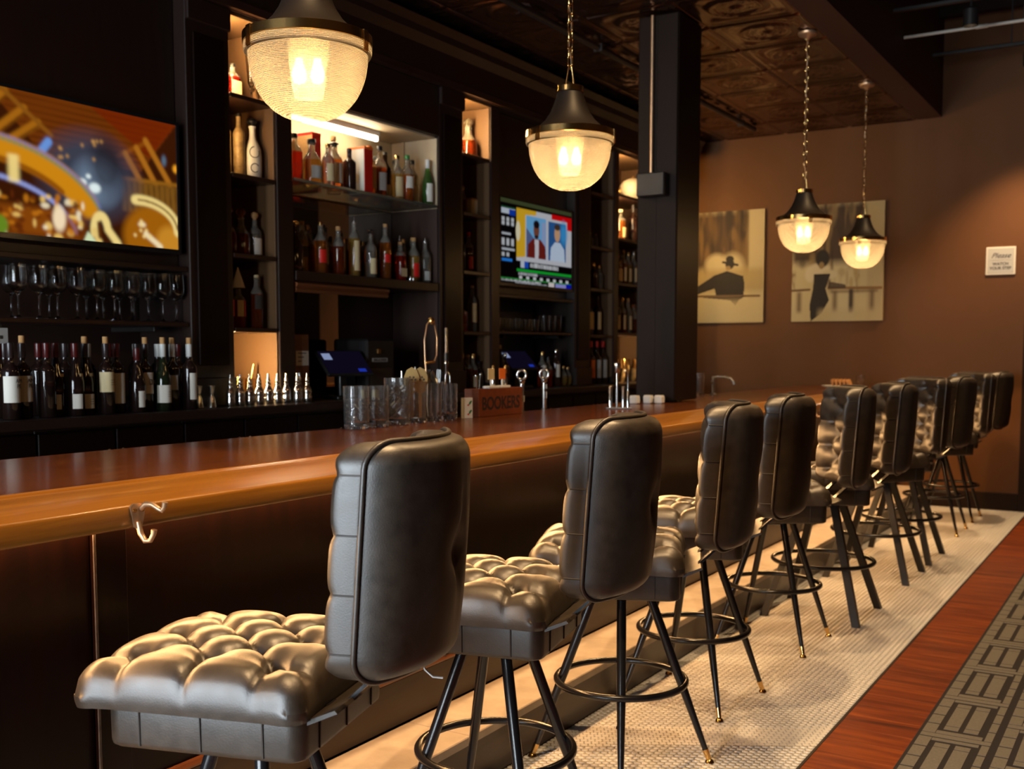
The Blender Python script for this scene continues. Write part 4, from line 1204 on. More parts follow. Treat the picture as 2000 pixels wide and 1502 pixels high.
picture('sepia canvas of a hatted man leaning on a bar, beside the post', -4.24, 0.832, 1.68, 1.09, c)
c = Canvas(150, 194, PAP)
c.rect(0, 0, 0.80, 0.5, (72, 48, 24), 0.08); c.rect(0.83, 0, 1, 1, (200, 180, 136), 0.03, 0.9)
for k in range(70):
    x, y = rr.uniform(0, 0.8), rr.uniform(0.0, 0.66); c.ell(x, y, rr.uniform(0.01, 0.04), rr.uniform(0.03, 0.12), rr.choice([(60, 38, 18), (130, 100, 58), (170, 142, 92), (44, 26, 12)]), 0.9, 0.55)
for k in range(12): c.ell(rr.uniform(0.45, 0.85), rr.uniform(0.56, 0.70), 0.02, 0.05, rr.choice([PAP, (190, 164, 112)]), 0.6, 0.8)
for k in range(8): c.ell(rr.uniform(0.02, 0.2), rr.uniform(0.40, 0.72), 0.025, 0.03, PAP, 0.6, 0.7)
c.ell(0.30, 0.56, 0.13, 0.06, (226, 212, 178), 0.4); c.ell(0.21, 0.60, 0.06, 0.06, (226, 212, 178), 0.5); c.ell(0.42, 0.60, 0.08, 0.04, (216, 200, 160), 0.5); c.ell(0.34, 0.46, 0.075, 0.075, INK, 0.2); c.ell(0.33, 0.52, 0.03, 0.03, TAN, 0.4)
c.poly([(0.25, 0.595), (0.43, 0.595), (0.38, 0.72), (0.42, 0.82), (0.34, 0.93), (0.22, 1.0), (0.205, 0.86), (0.24, 0.72)], INK)
c.line(0.0, 0.73, 0.20, 0.725, 0.010, MID); c.line(0.42, 0.715, 0.98, 0.725, 0.012, (150, 112, 62)); c.rect(0.44, 0.735, 0.95, 0.76, (120, 92, 56), 0.02, 0.7)
for x in (0.06, 0.46, 0.64, 0.86): c.rect(x, 0.74, x+0.05, 0.92, (104, 76, 42), 0.04, 0.8)
c.rect(0.64, 0.73, 0.68, 0.93, (50, 30, 14), 0.02, 0.9); c.poly([(0.42, 0.66), (0.60, 0.69), (0.60, 0.72), (0.40, 0.72)], (70, 46, 22), 0.9)
c.rect(0.3, 0.9, 1, 1.0, (204, 186, 140), 0.06, 0.7)
picture('sepia canvas of a woman in a dark dress standing at a bar', -3.13, 0.845, 1.68, 1.09, c)

# wall sign
sg = thing('wall_sign', 'small cream wall sign asking people to watch their step', 'sign', (-1.423, FAR_Y-0.012, 2.062))
part(sg, 'board', 'paper', (0, 0.237, 0, 0.011, 0, 0.24), bev=0.002)
part(sg, 'mount', 'paper_grey', (0.012, 0.225, -0.0015, 0.0, 0.012, 0.228), bev=0.0005)
def text(parent, body, size, loc, m, shear=0.0, rot=(PI/2, 0, 0), bold=0.0, name='lettering', sx=1.0):
    cu = bpy.data.curves.new(name, 'FONT'); cu.body = body; cu.size = size; cu.align_x = 'CENTER'; cu.shear = shear; cu.extrude = 0.0004; cu.offset = bold
    cu.materials.append(MATS[m])
    tmp = bpy.data.objects.new(name, cu); COL.objects.link(tmp)
    bpy.context.view_layer.update()
    me = bpy.data.meshes.new_from_object(tmp.evaluated_get(bpy.context.evaluated_depsgraph_get()))
    bpy.data.objects.remove(tmp); bpy.data.curves.remove(cu)
    if not me.materials: me.materials.append(MATS[m])
    o = put(name, me, parent, loc); o.rotation_euler = rot; o.scale = (sx, 1, 1)
    return o
text(sg, 'Please', 0.062, (0.118, -0.0022, 0.145), 'ink', shear=0.45)
text(sg, 'WATCH', 0.034, (0.118, -0.0022, 0.082), 'ink', bold=0.0008)
text(sg, 'YOUR STEP', 0.034, (0.118, -0.0022, 0.045), 'ink', bold=0.0008)
MB().box(0.03, 0.207, -0.0022, -0.001, 0.124, 0.1255).build('rule', 'ink', sg)

# ================================================================== BOTTLES AND GLASSES ON THE BACK BAR
MESHC = {}
def cached(key, fn):
    if key not in MESHC: MESHC[key] = fn()
    return MESHC[key]
PROF = {   # (radius, height) outlines, unit height 1, radius relative to body radius
    'bordeaux': [(0.90, 0), (1, 0.012), (1, 0.60), (0.97, 0.635), (0.80, 0.675), (0.52, 0.705), (0.40, 0.735), (0.37, 0.80), (0.365, 0.93), (0.41, 0.932), (0.41, 0.955), (0.375, 0.958), (0.375, 0.985), (0.30, 0.985)],
    'burgundy': [(0.90, 0), (1, 0.012), (1, 0.42), (0.97, 0.47), (0.86, 0.54), (0.68, 0.62), (0.50, 0.70), (0.40, 0.77), (0.36, 0.84), (0.36, 0.93), (0.40, 0.932), (0.40, 0.955), (0.37, 0.958), (0.37, 0.985), (0.3, 0.985)],
    'whisky': [(0.92, 0), (1, 0.015), (1, 0.56), (0.98, 0.60), (0.86, 0.65), (0.60, 0.70), (0.42, 0.74), (0.36, 0.79), (0.35, 0.88), (0.38, 0.885), (0.38, 0.90)],
    'slim': [(0.92, 0), (1, 0.012), (1, 0.62), (0.95, 0.66), (0.70, 0.71), (0.46, 0.76), (0.40, 0.80), (0.40, 0.90), (0.43, 0.905), (0.43, 0.92)],
    'decanter': [(0.80, 0), (0.95, 0.02), (1, 0.12), (1, 0.36), (0.92, 0.46), (0.66, 0.54), (0.42, 0.60), (0.34, 0.66), (0.34, 0.76), (0.42, 0.78), (0.42, 0.80)],
    'round': [(0.55, 0), (0.75, 0.03), (0.95, 0.16), (1, 0.30), (0.95, 0.45), (0.75, 0.58), (0.45, 0.66), (0.32, 0.71), (0.31, 0.80), (0.36, 0.81), (0.36, 0.83)],
    'square': [(0.96, 0), (1, 0.015), (1, 0.60), (0.97, 0.64), (0.80, 0.68), (0.5, 0.71), (0.40, 0.74), (0.38, 0.86), (0.42, 0.865), (0.42, 0.88)],
    'tall': [(0.95, 0), (1, 0.01), (1, 0.66), (0.94, 0.70), (0.62, 0.755), (0.42, 0.79), (0.40, 0.92), (0.44, 0.925), (0.44, 0.94)],
}
CAPTOP = {'bordeaux': 0.985, 'burgundy': 0.985, 'whisky': 0.90, 'slim': 0.92, 'decanter': 0.80, 'round': 0.83, 'square': 0.88, 'tall': 0.94}
def square_fn(r, z, a, k):
    # squared cross-section low down, round at the neck
    if k > 3: return r
    c = max(abs(math.cos(a)), abs(math.sin(a))); return r*min(0.92/c, 1.12)
def bottle_mesh(kind, R, H, m):
    me = cached(('b', kind, R, H, m), lambda: MB().lathe([(r*R, z*H) for r, z in PROF[kind]], 24, fn=square_fn if kind == 'square' else None).data('glass_body', m, 50))
    if m.startswith('g_') and m not in ('g_dark', 'g_green') and len(me.materials) == 1 and kind not in ('bordeaux', 'burgundy'):
        me.materials.append(MATS['g_neck'])          # the liquid ends below the shoulder, empty glass above
        lv = {'decanter': 0.42, 'round': 0.5}.get(kind, 0.58)*H
        for p in me.polygons:
            if p.center.z > lv and len(p.vertices) == 4: p.material_index = 1
    return me
def patch_mesh(R, z0, z1, a0, a1, m, name='label', rim=0.0007):
    def f():
        n = 12; b = MB(); vs = []
        for k in range(n+1):
            a = math.radians(a0+(a1-a0)*k/n)
            for rr_, z in ((R+rim, z0), (R+rim, z1), (R-0.0005, z1), (R-0.0005, z0)): vs.append((rr_*math.cos(a), rr_*math.sin(a), z))
        F = []
        for k in range(n):
            for q in range(4): F.append((k*4+q, k*4+(q+1) % 4, (k+1)*4+(q+1) % 4, (k+1)*4+q))
        F += [(0,1,2,3), (n*4+3, n*4+2, n*4+1, n*4)]
        return b.add(vs, F).data(name, m, 40)
    return cached(('p', R, z0, z1, a0, a1, m, name), f)
def flat_label(w, z0, z1, x, m):
    return cached(('f', w, z0, z1, x, m), lambda: MB().box(x, x+0.001, -w/2, w/2, z0, z1).data('label', m))
def cap_mesh(r, z0, z1, m, kind='cyl'):
    def f():
        b = MB()
        if kind == 'ball':
            h = z1-z0; b.lathe([(r*0.6, z0-0.002), (r*0.6, z0+h*0.25), (r, z0+h*0.42), (r*1.25, z0+h*0.62), (r*1.05, z0+h*0.86), (r*0.4, z1)], 16)
        elif kind == 'cone':
            b.lathe([(r*2.2, z0), (r*0.1, z1)], 18)
        elif kind == 'pour':
            h = z1-z0; b.lathe([(r*0.9, z0-0.002), (r*0.9, z0+h*0.3), (r*0.35, z0+h*0.36), (r*0.28, z1)], 12)
        else:
            b.lathe([(r, z0), (r*1.02, z0+0.002), (r*1.02, z1-0.003), (r*0.94, z1)], 16)
        return b.data('stopper', m, 45)
    return cached(('c', r, round(z0, 4), round(z1, 4), m, kind), f)

def bottle(x, y, z, kind, R, H, gm, label, cap='black_plastic', capk='cyl', capl=0.06, lab=None, lab2=None, foil=None, group=None, rot=0.0, name='bottle', cat='bottle', extra=None):
    """lab: (material, z0, z1, half-angle) in units of H; the label faces the room"""
    t = thing(name, label, cat, (x, y, z+0.0008), rot, group)
    put('glass_body', bottle_mesh(kind, R, H, gm), t)
    ct_ = CAPTOP[kind]*H
    if kind in ('bordeaux', 'burgundy'):
        if foil: put('foil', patch_cyl(0.40*R, 0.80*H, 0.985*H, foil), t)
        if cap == 'cork': put('cork', cap_mesh(0.0115, ct_-0.004, ct_+0.030, 'cork'), t)
    else:
        put('stopper', cap_mesh(0.40*R if capk != 'ball' else 0.46*R, ct_-0.006, ct_+capl*H, cap, capk), t)
    for L in (lab, lab2):
        if L:
            if kind == 'square': put('label', flat_label(2*R*0.80, L[1]*H, L[2]*H, 0.922*R, L[0]), t)
            else: put('label', patch_mesh(R, L[1]*H, L[2]*H, L[4]-L[3] if len(L) > 4 else -L[3], L[4]+L[3] if len(L) > 4 else L[3], L[0]), t)
    return t
def patch_cyl(r, z0, z1, m):
    return cached(('pc', r, z0, z1, m), lambda: MB().lathe([(r*0.92, z0-0.002), (r*1.0, z0), (r*1.06, z1-0.01), (r*1.06, z1), (r*0.8, z1+0.0015)], 18).data('foil', m, 45))

# ---- wine bottles on the counter under the big screen
WG = 'wine bottles under the big screen'
front = [  # y, kind, foil, cap, label spec, words
    (2.576, 'bordeaux', 'foil_dark', None, ('paper', 0.22, 0.56, 62, -23), 'leftmost wine bottle with tall white label, cut by the picture edge'),
    (2.648, 'bordeaux', 'foil_dark', 'cork', ('paper', 0.22, 0.56, 66, -23), 'corked wine bottle with tall white label, second from the left'),
    (2.735, 'bordeaux', 'foil_red', None, None, 'plain dark wine bottle right of the two tall white labels'),
    (2.798, 'burgundy', 'foil_red', None, ('paper', 0.10, 0.30, 24, -28), 'sloping-shouldered wine bottle with narrow pale label and round neck seal, left one of three'),
    (2.868, 'burgundy', 'foil_red', None, ('paper', 0.10, 0.30, 34, -24), 'sloping-shouldered wine bottle with narrow pale label and round neck seal, middle one of three'),
    (2.938, 'burgundy', 'foil_dark', 'cork', ('paper', 0.09, 0.29, 62, -28), 'corked sloping-shouldered wine bottle with wide pale label and round neck seal'),
    (3.02, 'bordeaux', 'foil_dark', 'cork', ('paper_cream', 0.31, 0.59, 60, -28), 'corked wine bottle with high yellow cream label'),
    (3.098, 'bordeaux', 'foil_red', None, ('paper', 0.14, 0.57, 58, -26), 'wine bottle with red capsule and the tallest plain white label'),
    (3.182, 'burgundy', 'foil_red', None, ('paper', 0.08, 0.33, 26, -6), 'sloping-shouldered wine bottle with shield shaped label on its right'),
    (3.252, 'bordeaux', 'foil_dark', 'cork', ('paper', 0.26, 0.57, 40, -10), 'corked wine bottle with curling letters on a white label'),
    (3.325, 'burgundy', 'foil_white', 'cork', ('paper', 0.12, 0.38, 60, -28), 'corked wine bottle with white neck foil and squarish cream label'),
    (3.405, 'bordeaux', 'foil_white', 'cork', ('paper_grey', 0.30, 0.52, 40, -40), 'corked wine bottle with grey shiny label and white neck foil'),
    (3.478, 'bordeaux', 'foil_white', 'cork', ('paper', 0.15, 0.55, 32, -8), 'rightmost corked wine bottle with narrow tall white label'),
]
for i, (y, kd, fo, cp, lb, words) in enumerate(front):
    gm = 'wine_glass_bottle' if i != 10 else 'wine_green'
    t = bottle(-3.885 - 0.03*(i % 2), y, KZ, kd, 0.0345 if kd == 'bordeaux' else 0.0352, 0.305 if i not in (8,) else 0.285, gm, words, cap=cp, foil=fo, lab=lb, group=WG, cat='wine bottle', name='wine_bottle')
    if i in (3, 4, 5):
        put('neck_seal', patch_mesh(0.0296, 0.148, 0.176, 0, 44, 'paper_cream', 'neck_seal'), t)
    if i in (0, 1):
        for zz, s in ((0.145, 'AM'), (0.124, 'PE')): text(t, s, 0.022, (0.0355, 0.011, zz), 'ink', rot=(PI/2, 0, PI/2+0.25), name='lettering')
    if i == 9: text(t, 'DX', 0.034, (0.0345, 0.011, 0.120), 'ink', rot=(PI/2, 0, PI/2+0.3), name='lettering')
    if lb and i in (6, 10, 5):
        zc = 0.305*(lb[1]+lb[2])/2
        for q in range(3): put('print_line', patch_mesh(0.0351 if kd == 'bordeaux' else 0.0358, zc-0.012+q*0.010, zc-0.0105+q*0.010, -5, 45, 'ink', 'print_line'), t)
back = [2.62, 2.70, 2.80, 2.862, 2.925, 2.985, 3.035, 3.10, 3.15, 3.215, 3.30, 3.36, 3.42, 3.49, 3.54]
fo = ['foil_red', 'foil_dark', 'foil_red', 'foil_red', 'foil_dark', 'foil_red', 'foil_white', 'foil_white', 'foil_red', 'foil_red', 'foil_dark', 'foil_white', 'foil_white', 'foil_white', 'foil_red']
for i, y in enumerate(back):
    bottle(-4.03 - 0.08*(i % 2), y, KZ, 'bordeaux' if i % 3 else 'burgundy', 0.035, 0.305, 'wine_glass_bottle',
           '%s-foiled wine bottle in the back row under the big screen, %s from left' % (fo[i].split('_')[1], ORD[i]), foil=fo[i], group='back row of wine bottles', cat='wine bottle', name='wine_bottle')

# ---- wine glasses on the shelf above
def wine_glass_mesh():
    o = [(0.036, 0.0), (0.036, 0.0015), (0.012, 0.005), (0.0042, 0.014), (0.0036, 0.05), (0.0040, 0.095), (0.009, 0.105), (0.026, 0.116), (0.037, 0.133), (0.0405, 0.150), (0.0395, 0.18), (0.0365, 0.222)]
    inn = [(r-0.0010, z) for r, z in o[::-1] if z > 0.12] + [(0.024, 0.1172), (0.008, 0.1075), (0.0005, 0.1065)]
    return MB().lathe(o+inn, 28, cap0=True, cap1=False).data('wine_glass', 'clear_glass', 60)
WGM = wine_glass_mesh()
for i, y in enumerate([2.731, 2.827, 2.915, 3.011, 3.112, 3.205, 3.298, 3.39, 3.475, 3.555]):
    tag(put('wine_glass', WGM, None, (-4.05, y, 1.5358)), 'wine glass in the front row under the big screen, %s from left' % ORD[i], 'wine glass', 'wine glasses under the big screen')
for i, y in enumerate([2.80, 2.98, 3.17, 3.26, 3.352, 3.435, 3.52]):
    tag(put('wine_glass', WGM, None, (-4.20, y, 1.5358)), 'wine glass in the back row under the big screen, %s from left' % ORD[i], 'wine glass', 'wine glasses under the big screen')
card = thing('price_card', 'small pale card with a dark square leaning above the leftmost wine bottles', 'card', (-3.985, 2.575, 1.43))
part(card, 'card', 'paper_grey', (-0.002, 0.0, 0.0, 0.062, 0.0, 0.062), bev=0.0005); part(card, 'mark', 'ink', (0.0, 0.0006, 0.026, 0.040, 0.018, 0.032), bev=0.0001)
part(card, 'clip', 'black_paint', (-0.012, -0.001, 0.02, 0.04, 0.05, 0.0805))

# ---- polished steel bitters bottles along the counter
def dasher():
    b = [(0.022, 0), (0.024, 0.003), (0.024, 0.030), (0.021, 0.040), (0.0235, 0.052), (0.023, 0.064), (0.019, 0.076), (0.012, 0.088), (0.010, 0.094), (0.0125, 0.098), (0.0125, 0.104), (0.0085, 0.108)]
    c = [(0.0085, 0.108), (0.0105, 0.112), (0.0105, 0.122), (0.006, 0.134), (0.0045, 0.146), (0.006, 0.150), (0.0055, 0.153)]
    return MB().lathe(b, 24).data('bottle_body', 'steel', 55), MB().lathe(c, 18).data('dasher_top', 'steel', 55)
DB, DT = dasher()
for i, (x, y) in enumerate([(-3.90, 3.745), (-3.905, 3.815), (-3.91, 3.885), (-3.915, 3.955), (-3.92, 4.025), (-3.925, 4.095), (-3.93, 4.165), (-3.90, 4.215), (-3.895, 4.285)]):
    t = thing('bitters_bottle', 'polished steel bitters bottle on the back counter, %s of nine from the left' % ORD[i], 'bottle', (x, y, KZ+0.001), group='polished bitters bottles')
    put('bottle_body', DB, t); put('dasher_top', DT, t)
t = thing('bitters_bottle', 'polished steel bitters bottle standing behind the row of nine', 'bottle', (-3.99, 4.33, KZ+0.001), group='polished bitters bottles'); put('bottle_body', DB, t); put('dasher_top', DT, t)
def jigger(): return MB().lathe([(0.021, 0), (0.0225, 0.002), (0.016, 0.045), (0.009, 0.060), (0.009, 0.064), (0.014, 0.080), (0.0185, 0.105), (0.0175, 0.105), (0.012, 0.08), (0.0, 0.066)], 24, cap1=False).data('jigger', 'steel', 40)
JG = jigger()
for i, (x, y) in enumerate([(-3.90, 3.545), (-3.89, 3.615), (-3.96, 3.59)]):
    tag(put('jigger', JG, None, (x, y, KZ+0.001)), ['leftmost double-ended steel jigger left of the bitters bottles', 'steel jigger nearest the row of bitters bottles', 'steel jigger standing behind the other two'][i], 'jigger', 'steel jiggers')

# ---- lit whisky shelf: bottles and two gift boxes
TZ = 2.3185
lit = [  # x, y, kind, R, H, glass, cap, capk, label, words
    (-4.12, 4.46, 'whisky', 0.043, 0.27, 'g_red', 'black_plastic', 'cyl', None, 'red filled whisky bottle with black cap'),
    (-4.10, 4.575, 'decanter', 0.056, 0.285, 'g_gold', 'black_plastic', 'cyl', ('paper_grey', 0.10, 0.34, 50), 'wide shouldered pale golden bottle'),
    (-4.10, 4.765, 'whisky', 0.046, 0.27, 'g_amber', 'black_plastic', 'ball', ('paper', 0.10, 0.52, 62), 'squat bottle with broad white label'),
    (-4.185, 4.855, 'whisky', 0.040, 0.33, 'g_clear', 'cork', 'cyl', None, 'tall clear bottle with cork'),
    (-4.08, 4.872, 'square', 0.034, 0.255, 'g_dark', 'black_plastic', 'cyl', None, 'black squared bottle'),
    (-4.10, 5.075, 'whisky', 0.043, 0.30, 'g_amber', 'orange_print', 'cyl', ('paper_cream', 0.14, 0.54, 60), 'amber bottle with orange cap and cream label'),
    (-4.10, 5.175, 'whisky', 0.043, 0.315, 'g_deep', 'black_plastic', 'cyl', ('paper_grey', 0.12, 0.46, 60), 'dark amber bottle with grey label and black cap'),
    (-4.13, 5.265, 'slim', 0.036, 0.29, 'g_dark', 'black_plastic', 'cyl', ('paper_cream', 0.05, 0.30, 60), 'slim dark bottle with low cream label'),
    (-4.10, 5.345, 'whisky', 0.041, 0.285, 'g_gold', 'gilt', 'cyl', ('paper_cream', 0.08, 0.50, 62), 'golden bottle with gilt cap'),
    (-4.09, 5.435, 'whisky', 0.041, 0.30, 'g_amber', 'green_print', 'cyl', ('paper', 0.28, 0.52, 60), 'amber bottle with green cap'),
    (-4.12, 5.525, 'whisky', 0.040, 0.285, 'g_clear', 'black_plastic', 'cyl', ('paper_cream', 0.06, 0.40, 60), 'clear bottle with wide cream label and black cap'),
    (-4.05, 5.595, 'burgundy', 0.036, 0.285, 'g_green', None, 'cyl', ('paper', 0.06, 0.46, 62), 'green bottle with white label and white foil'),
]
lit += [
    (-4.24, 5.12, 'whisky', 0.038, 0.30, 'g_amber', 'cork', 'cyl', ('paper_cream', 0.14, 0.5, 60), 'cork topped amber bottle behind the orange capped one'),
    (-4.25, 5.22, 'slim', 0.034, 0.30, 'g_gold', 'gilt', 'cyl', ('paper_grey', 0.14, 0.5, 60), 'slim golden bottle in the back row'),
    (-4.24, 5.31, 'whisky', 0.038, 0.29, 'g_deep', 'black_plastic', 'cyl', ('paper', 0.14, 0.5, 60), 'brown bottle with white label in the back row'),
    (-4.24, 5.40, 'whisky', 0.038, 0.30, 'g_clear', 'cork', 'ball', None, 'clear corked bottle in the back row'),
    (-4.23, 5.49, 'whisky', 0.038, 0.29, 'g_amber', 'black_plastic', 'cyl', ('paper_cream', 0.1, 0.5, 60), 'black capped amber bottle in the back row'),
    (-4.06, 4.665, 'whisky', 0.036, 0.24, 'g_clear', 'gilt', 'cyl', ('paper_cream', 0.1, 0.5, 60), 'short clear gilt capped bottle near the left'),
]
for i, (x, y, kd, R, H, gm, cp, ck, lb, words) in enumerate(lit):
    bottle(x, y, TZ, kd, R, H, gm, words + ' on the lit whisky shelf', cap=cp, capk=ck, lab=lb, foil='foil_white' if kd == 'burgundy' else None, group='bottles on the lit whisky shelf')
def gift_box(x, y, dx, dy, h, side, sheet, lid, label, motif):
    t = thing('gift_box', label, 'box', (x, y, TZ+0.0005), 0, 'gift boxes on the lit whisky shelf')
    part(t, 'carton', side, (-dx/2, dx/2, -dy/2, dy/2, 0, h), bev=0.002)
    part(t, 'side_sheet', sheet, (-dx/2+0.003, dx/2-0.003, -dy/2-0.001, -dy/2, 0.004, h-0.004), bev=0.0003)
    part(t, 'lid_edge', lid, (-dx/2-0.001, dx/2+0.001, -dy/2-0.0015, dy/2+0.001, h-0.014, h+0.001), bev=0.001)
    if motif: MB().prism([(-0.04, 0.02), (-0.01, 0.06), (0.015, 0.05), (0.02, 0.10), (-0.02, 0.12), (-0.045, 0.08)], 'y', -dy/2-0.0016, -dy/2-0.001).build('motif', 'paper_cream', t)
gift_box(-4.275, 4.72, 0.17, 0.07, 0.315, 'red_print', 'cork', 'red_print', 'tan and red gift box at the back of the lit whisky shelf', False)
gift_box(-4.09, 4.985, 0.12, 0.075, 0.262, 'red_print', 'paper', 'orange_print', 'red and white printed gift box in the middle of the lit whisky shelf', True)

# ---- middle shelf of the central bay
MZ = 1.8305
kinds = ['decanter', 'slim', 'slim', 'whisky', 'whisky', 'round', 'tall', 'tall', 'whisky', 'slim', 'tall', 'slim', 'square', 'whisky', 'whisky', 'slim', 'whisky', 'slim', 'slim']
ys = [4.40, 4.52, 4.605, 4.685, 4.755, 4.83, 4.895, 4.965, 5.045, 5.115, 5.185, 5.255, 5.33, 5.405, 5.47, 5.53, 5.59]
gms = ['g_dark', 'g_gold', 'g_amber', 'g_clear', 'g_deep', 'g_amber', 'g_gold', 'g_gold', 'g_clear', 'g_deep', 'g_amber', 'g_clear', 'g_red', 'g_amber', 'g_gold', 'g_deep', 'g_clear']
caps = [('gilt', 'ball'), ('cork', 'cyl'), ('gilt', 'cyl'), ('black_plastic', 'ball'), ('cork', 'cyl'), ('gilt', 'ball'), ('steel', 'pour'), ('steel', 'pour'), ('black_plastic', 'ball'), ('gilt', 'ball'),
        ('cork', 'cyl'), ('black_plastic', 'cyl'), ('cork', 'cyl'), ('steel', 'pour'), ('cork', 'cyl'), ('gilt', 'cyl'), ('steel', 'pour')]
labs = [None, ('ink', .3, .5, 60), ('red_print', .2, .45, 60), ('paper_grey', .2, .55, 40), None, None, ('paper_cream', .1, .62, 50), ('paper_cream', .1, .62, 50), ('paper_cream', .08, .4, 55), ('paper', .05, .35, 50),
        ('red_print', .3, .45, 60), ('paper_grey', .2, .4, 50), ('paper_cream', .1, .3, 60), None, ('red_print', .1, .4, 55), ('paper_grey', .3, .55, 60), ('paper_grey', .05, .25, 60)]
cname = {'g_dark': 'black', 'g_gold': 'golden', 'g_deep': 'dark brown', 'g_amber': 'amber', 'g_clear': 'clear', 'g_red': 'red', 'g_green': 'green'}
for i, y in enumerate(ys):
    kd = kinds[i]; H = {'tall': 0.33, 'slim': 0.29, 'decanter': 0.30, 'whisky': 0.285, 'round': 0.25, 'square': 0.25}[kd]; R = {'tall': 0.033, 'slim': 0.034, 'decanter': 0.044, 'whisky': 0.036, 'round': 0.040, 'square': 0.034}[kd]
    bottle(-4.07-0.06*(i % 2), y, MZ, kd, R, H, gms[i], '%s %s bottle on the middle whisky shelf front row, %s from left' % (cname[gms[i]], kd if kd not in ('whisky', 'decanter') else 'shouldered', ORD[i]),
           cap=caps[i][0], capk=caps[i][1], lab=labs[i], group='bottles on the middle whisky shelf', capl=0.10 if caps[i][1] != 'cyl' else 0.06)
for i, y in enumerate([4.50, 4.57, 4.65, 4.73, 4.80, 4.86, 4.93, 5.01, 5.08, 5.15, 5.22, 5.30, 5.37, 5.44, 5.55]):
    g = ['g_amber', 'g_clear', 'g_deep', 'g_gold'][i % 4]
    bottle(-4.21-0.06*(i % 2), y, MZ, 'whisky' if i % 2 else 'slim', 0.033, 0.28, g, '%s bottle in the middle whisky shelf back row, %s from left' % (cname[g], ORD[i]), cap=['cork', 'black_plastic', 'gilt'][i % 3], capl=0.08,
           group='back row on the middle whisky shelf')
for i, y in enumerate([5.36, 5.39]):
    tag(MB().lathe([(0.008, 0), (0.009, 0.002), (0.006, 0.016), (0.009, 0.024), (0.004, 0.030)], 14).build('steel_stopper', 'steel', None, 50), ['left small steel stopper on the middle shelf edge', 'right small steel stopper on the middle shelf edge'][i], 'stopper', 'steel stoppers').location = (-4.015, y, MZ)

# ---- shelf tower between the screen and the whisky bay
def flute(x, y, z, label, h=0.26, grp='tall glasses in the first tower'):
    o = [(0.030, 0), (0.030, 0.0015), (0.005, 0.008), (0.005, 0.055), (0.016, 0.062), (0.018, 0.072), (0.007, 0.082), (0.018, 0.100), (0.028, h-0.02), (0.031, h)]
    inn = [(r-0.0013, zz) for r, zz in o[::-1] if zz > 0.11] + [(0.012, 0.104), (0.0005, 0.102)]
    me = cached(('flute', h), lambda: MB().lathe(o+inn, 24, cap1=False).data('tall_glass', 'clear_glass', 60))
    return tag(put('tall_glass', me, None, (x, y, z+0.0005)), label, 'glass', grp)
t1, t2, t3, t4 = T1
flute(-4.14, 3.955, t4, 'tall footed glass at left on the top shelf beside the near lamp')
flute(-4.10, 4.125, t4, 'tall footed glass right on the top shelf, half behind the near lamp')
bottle(-4.15, 4.045, t4, 'square', 0.036, 0.20, 'g_red', 'small red brown bottle between two tall footed glasses', cap='black_plastic', lab=('paper_cream', .15, .5, 50), group='bottles in the first tower')
for i, (y, m, w) in enumerate(((3.925, 'ceramic_tan', 'tan glazed bottle leftmost'), (3.985, 'ceramic_tan', 'tan glazed bottle second'), (4.05, 'ceramic_tan', 'tan glazed bottle third'))):
    bottle(-4.12-0.03*(i % 2), y, t3, 'tall', 0.030, 0.33, m, w + ' on the shelf below the tall glasses', cap='black_plastic', capl=0.05, group='glazed bottles in the first tower')
t = bottle(-4.10, 4.125, t3, 'decanter', 0.046, 0.34, 'ceramic', 'white ceramic bottle with black dotted swirls and dark stopper', cap='black_plastic', capk='ball', capl=0.12, group='glazed bottles in the first tower')
sw = MB()
def on_bottle(zz, a, off=0.0015):
    P = [(r*0.046, z*0.34) for r, z in PROF['decanter']]
    for (r0, z0), (r1, z1) in zip(P[:-1], P[1:]):
        if z0 <= zz <= z1: r = r0+(r1-r0)*(zz-z0)/(z1-z0); break
    else: r = 0.02
    return ((r+off)*math.cos(a), (r+off)*math.sin(a), zz)
def swirl(zc, rad, seedrot, turns=0.8):
    return [on_bottle(zc+rad*math.sin(seedrot+q*turns*2*PI/15), -0.55+rad*22*math.cos(seedrot+q*turns*2*PI/15)*0.9) for q in range(16)]
MB().tube(swirl(0.055, 0.022, 0.5), 0.0022, 6).build('swirl', 'ink', t, 60); MB().tube(swirl(0.135, 0.028, 1.6), 0.0022, 6).build('swirl', 'ink', t, 60)
for i, (y, k, m) in enumerate(((3.945, 'decanter', 'g_deep'), (4.035, 'decanter', 'g_deep'), (4.13, 'whisky', 'g_clear'))):
    bottle(-4.10, y, t2, k, 0.043 if k == 'decanter' else 0.036, 0.24 if k == 'decanter' else 0.21, m, ['dark brown decanter with tall stopper, left on the third shelf up', 'dark brown decanter with round stopper, middle of the third shelf up', 'clear bottle with pale label right of the two decanters'][i],
           cap='g_amber' if i < 2 else 'cork', capk='ball', capl=0.2, lab=('paper', .05, .45, 50) if i == 2 else None, group='decanters in the first tower')
for i, y in enumerate((3.925, 4.005)):
    t = bottle(-4.10, y, t1, 'whisky', 0.037, 0.235, 'g_red', ['red bottle under a white paper cone, left one', 'red bottle under a white paper cone, right one'][i], cap='black_plastic', lab=('paper_cream', .25, .6, 26, -25), lab2=('red_print', .25, .6, 26, 35), group='bottles with paper cones')
    put('paper_cone', cap_mesh(0.0165, 0.205, 0.31, 'paper', 'cone'), t)
bottle(-4.08, 4.115, t1, 'slim', 0.032, 0.285, 'g_deep', 'slim dark red bottle with cream neck beside the paper cone bottles', cap='paper_cream', capl=0.05, lab=('ink', .35, .6, 60), group='bottles in the first tower')
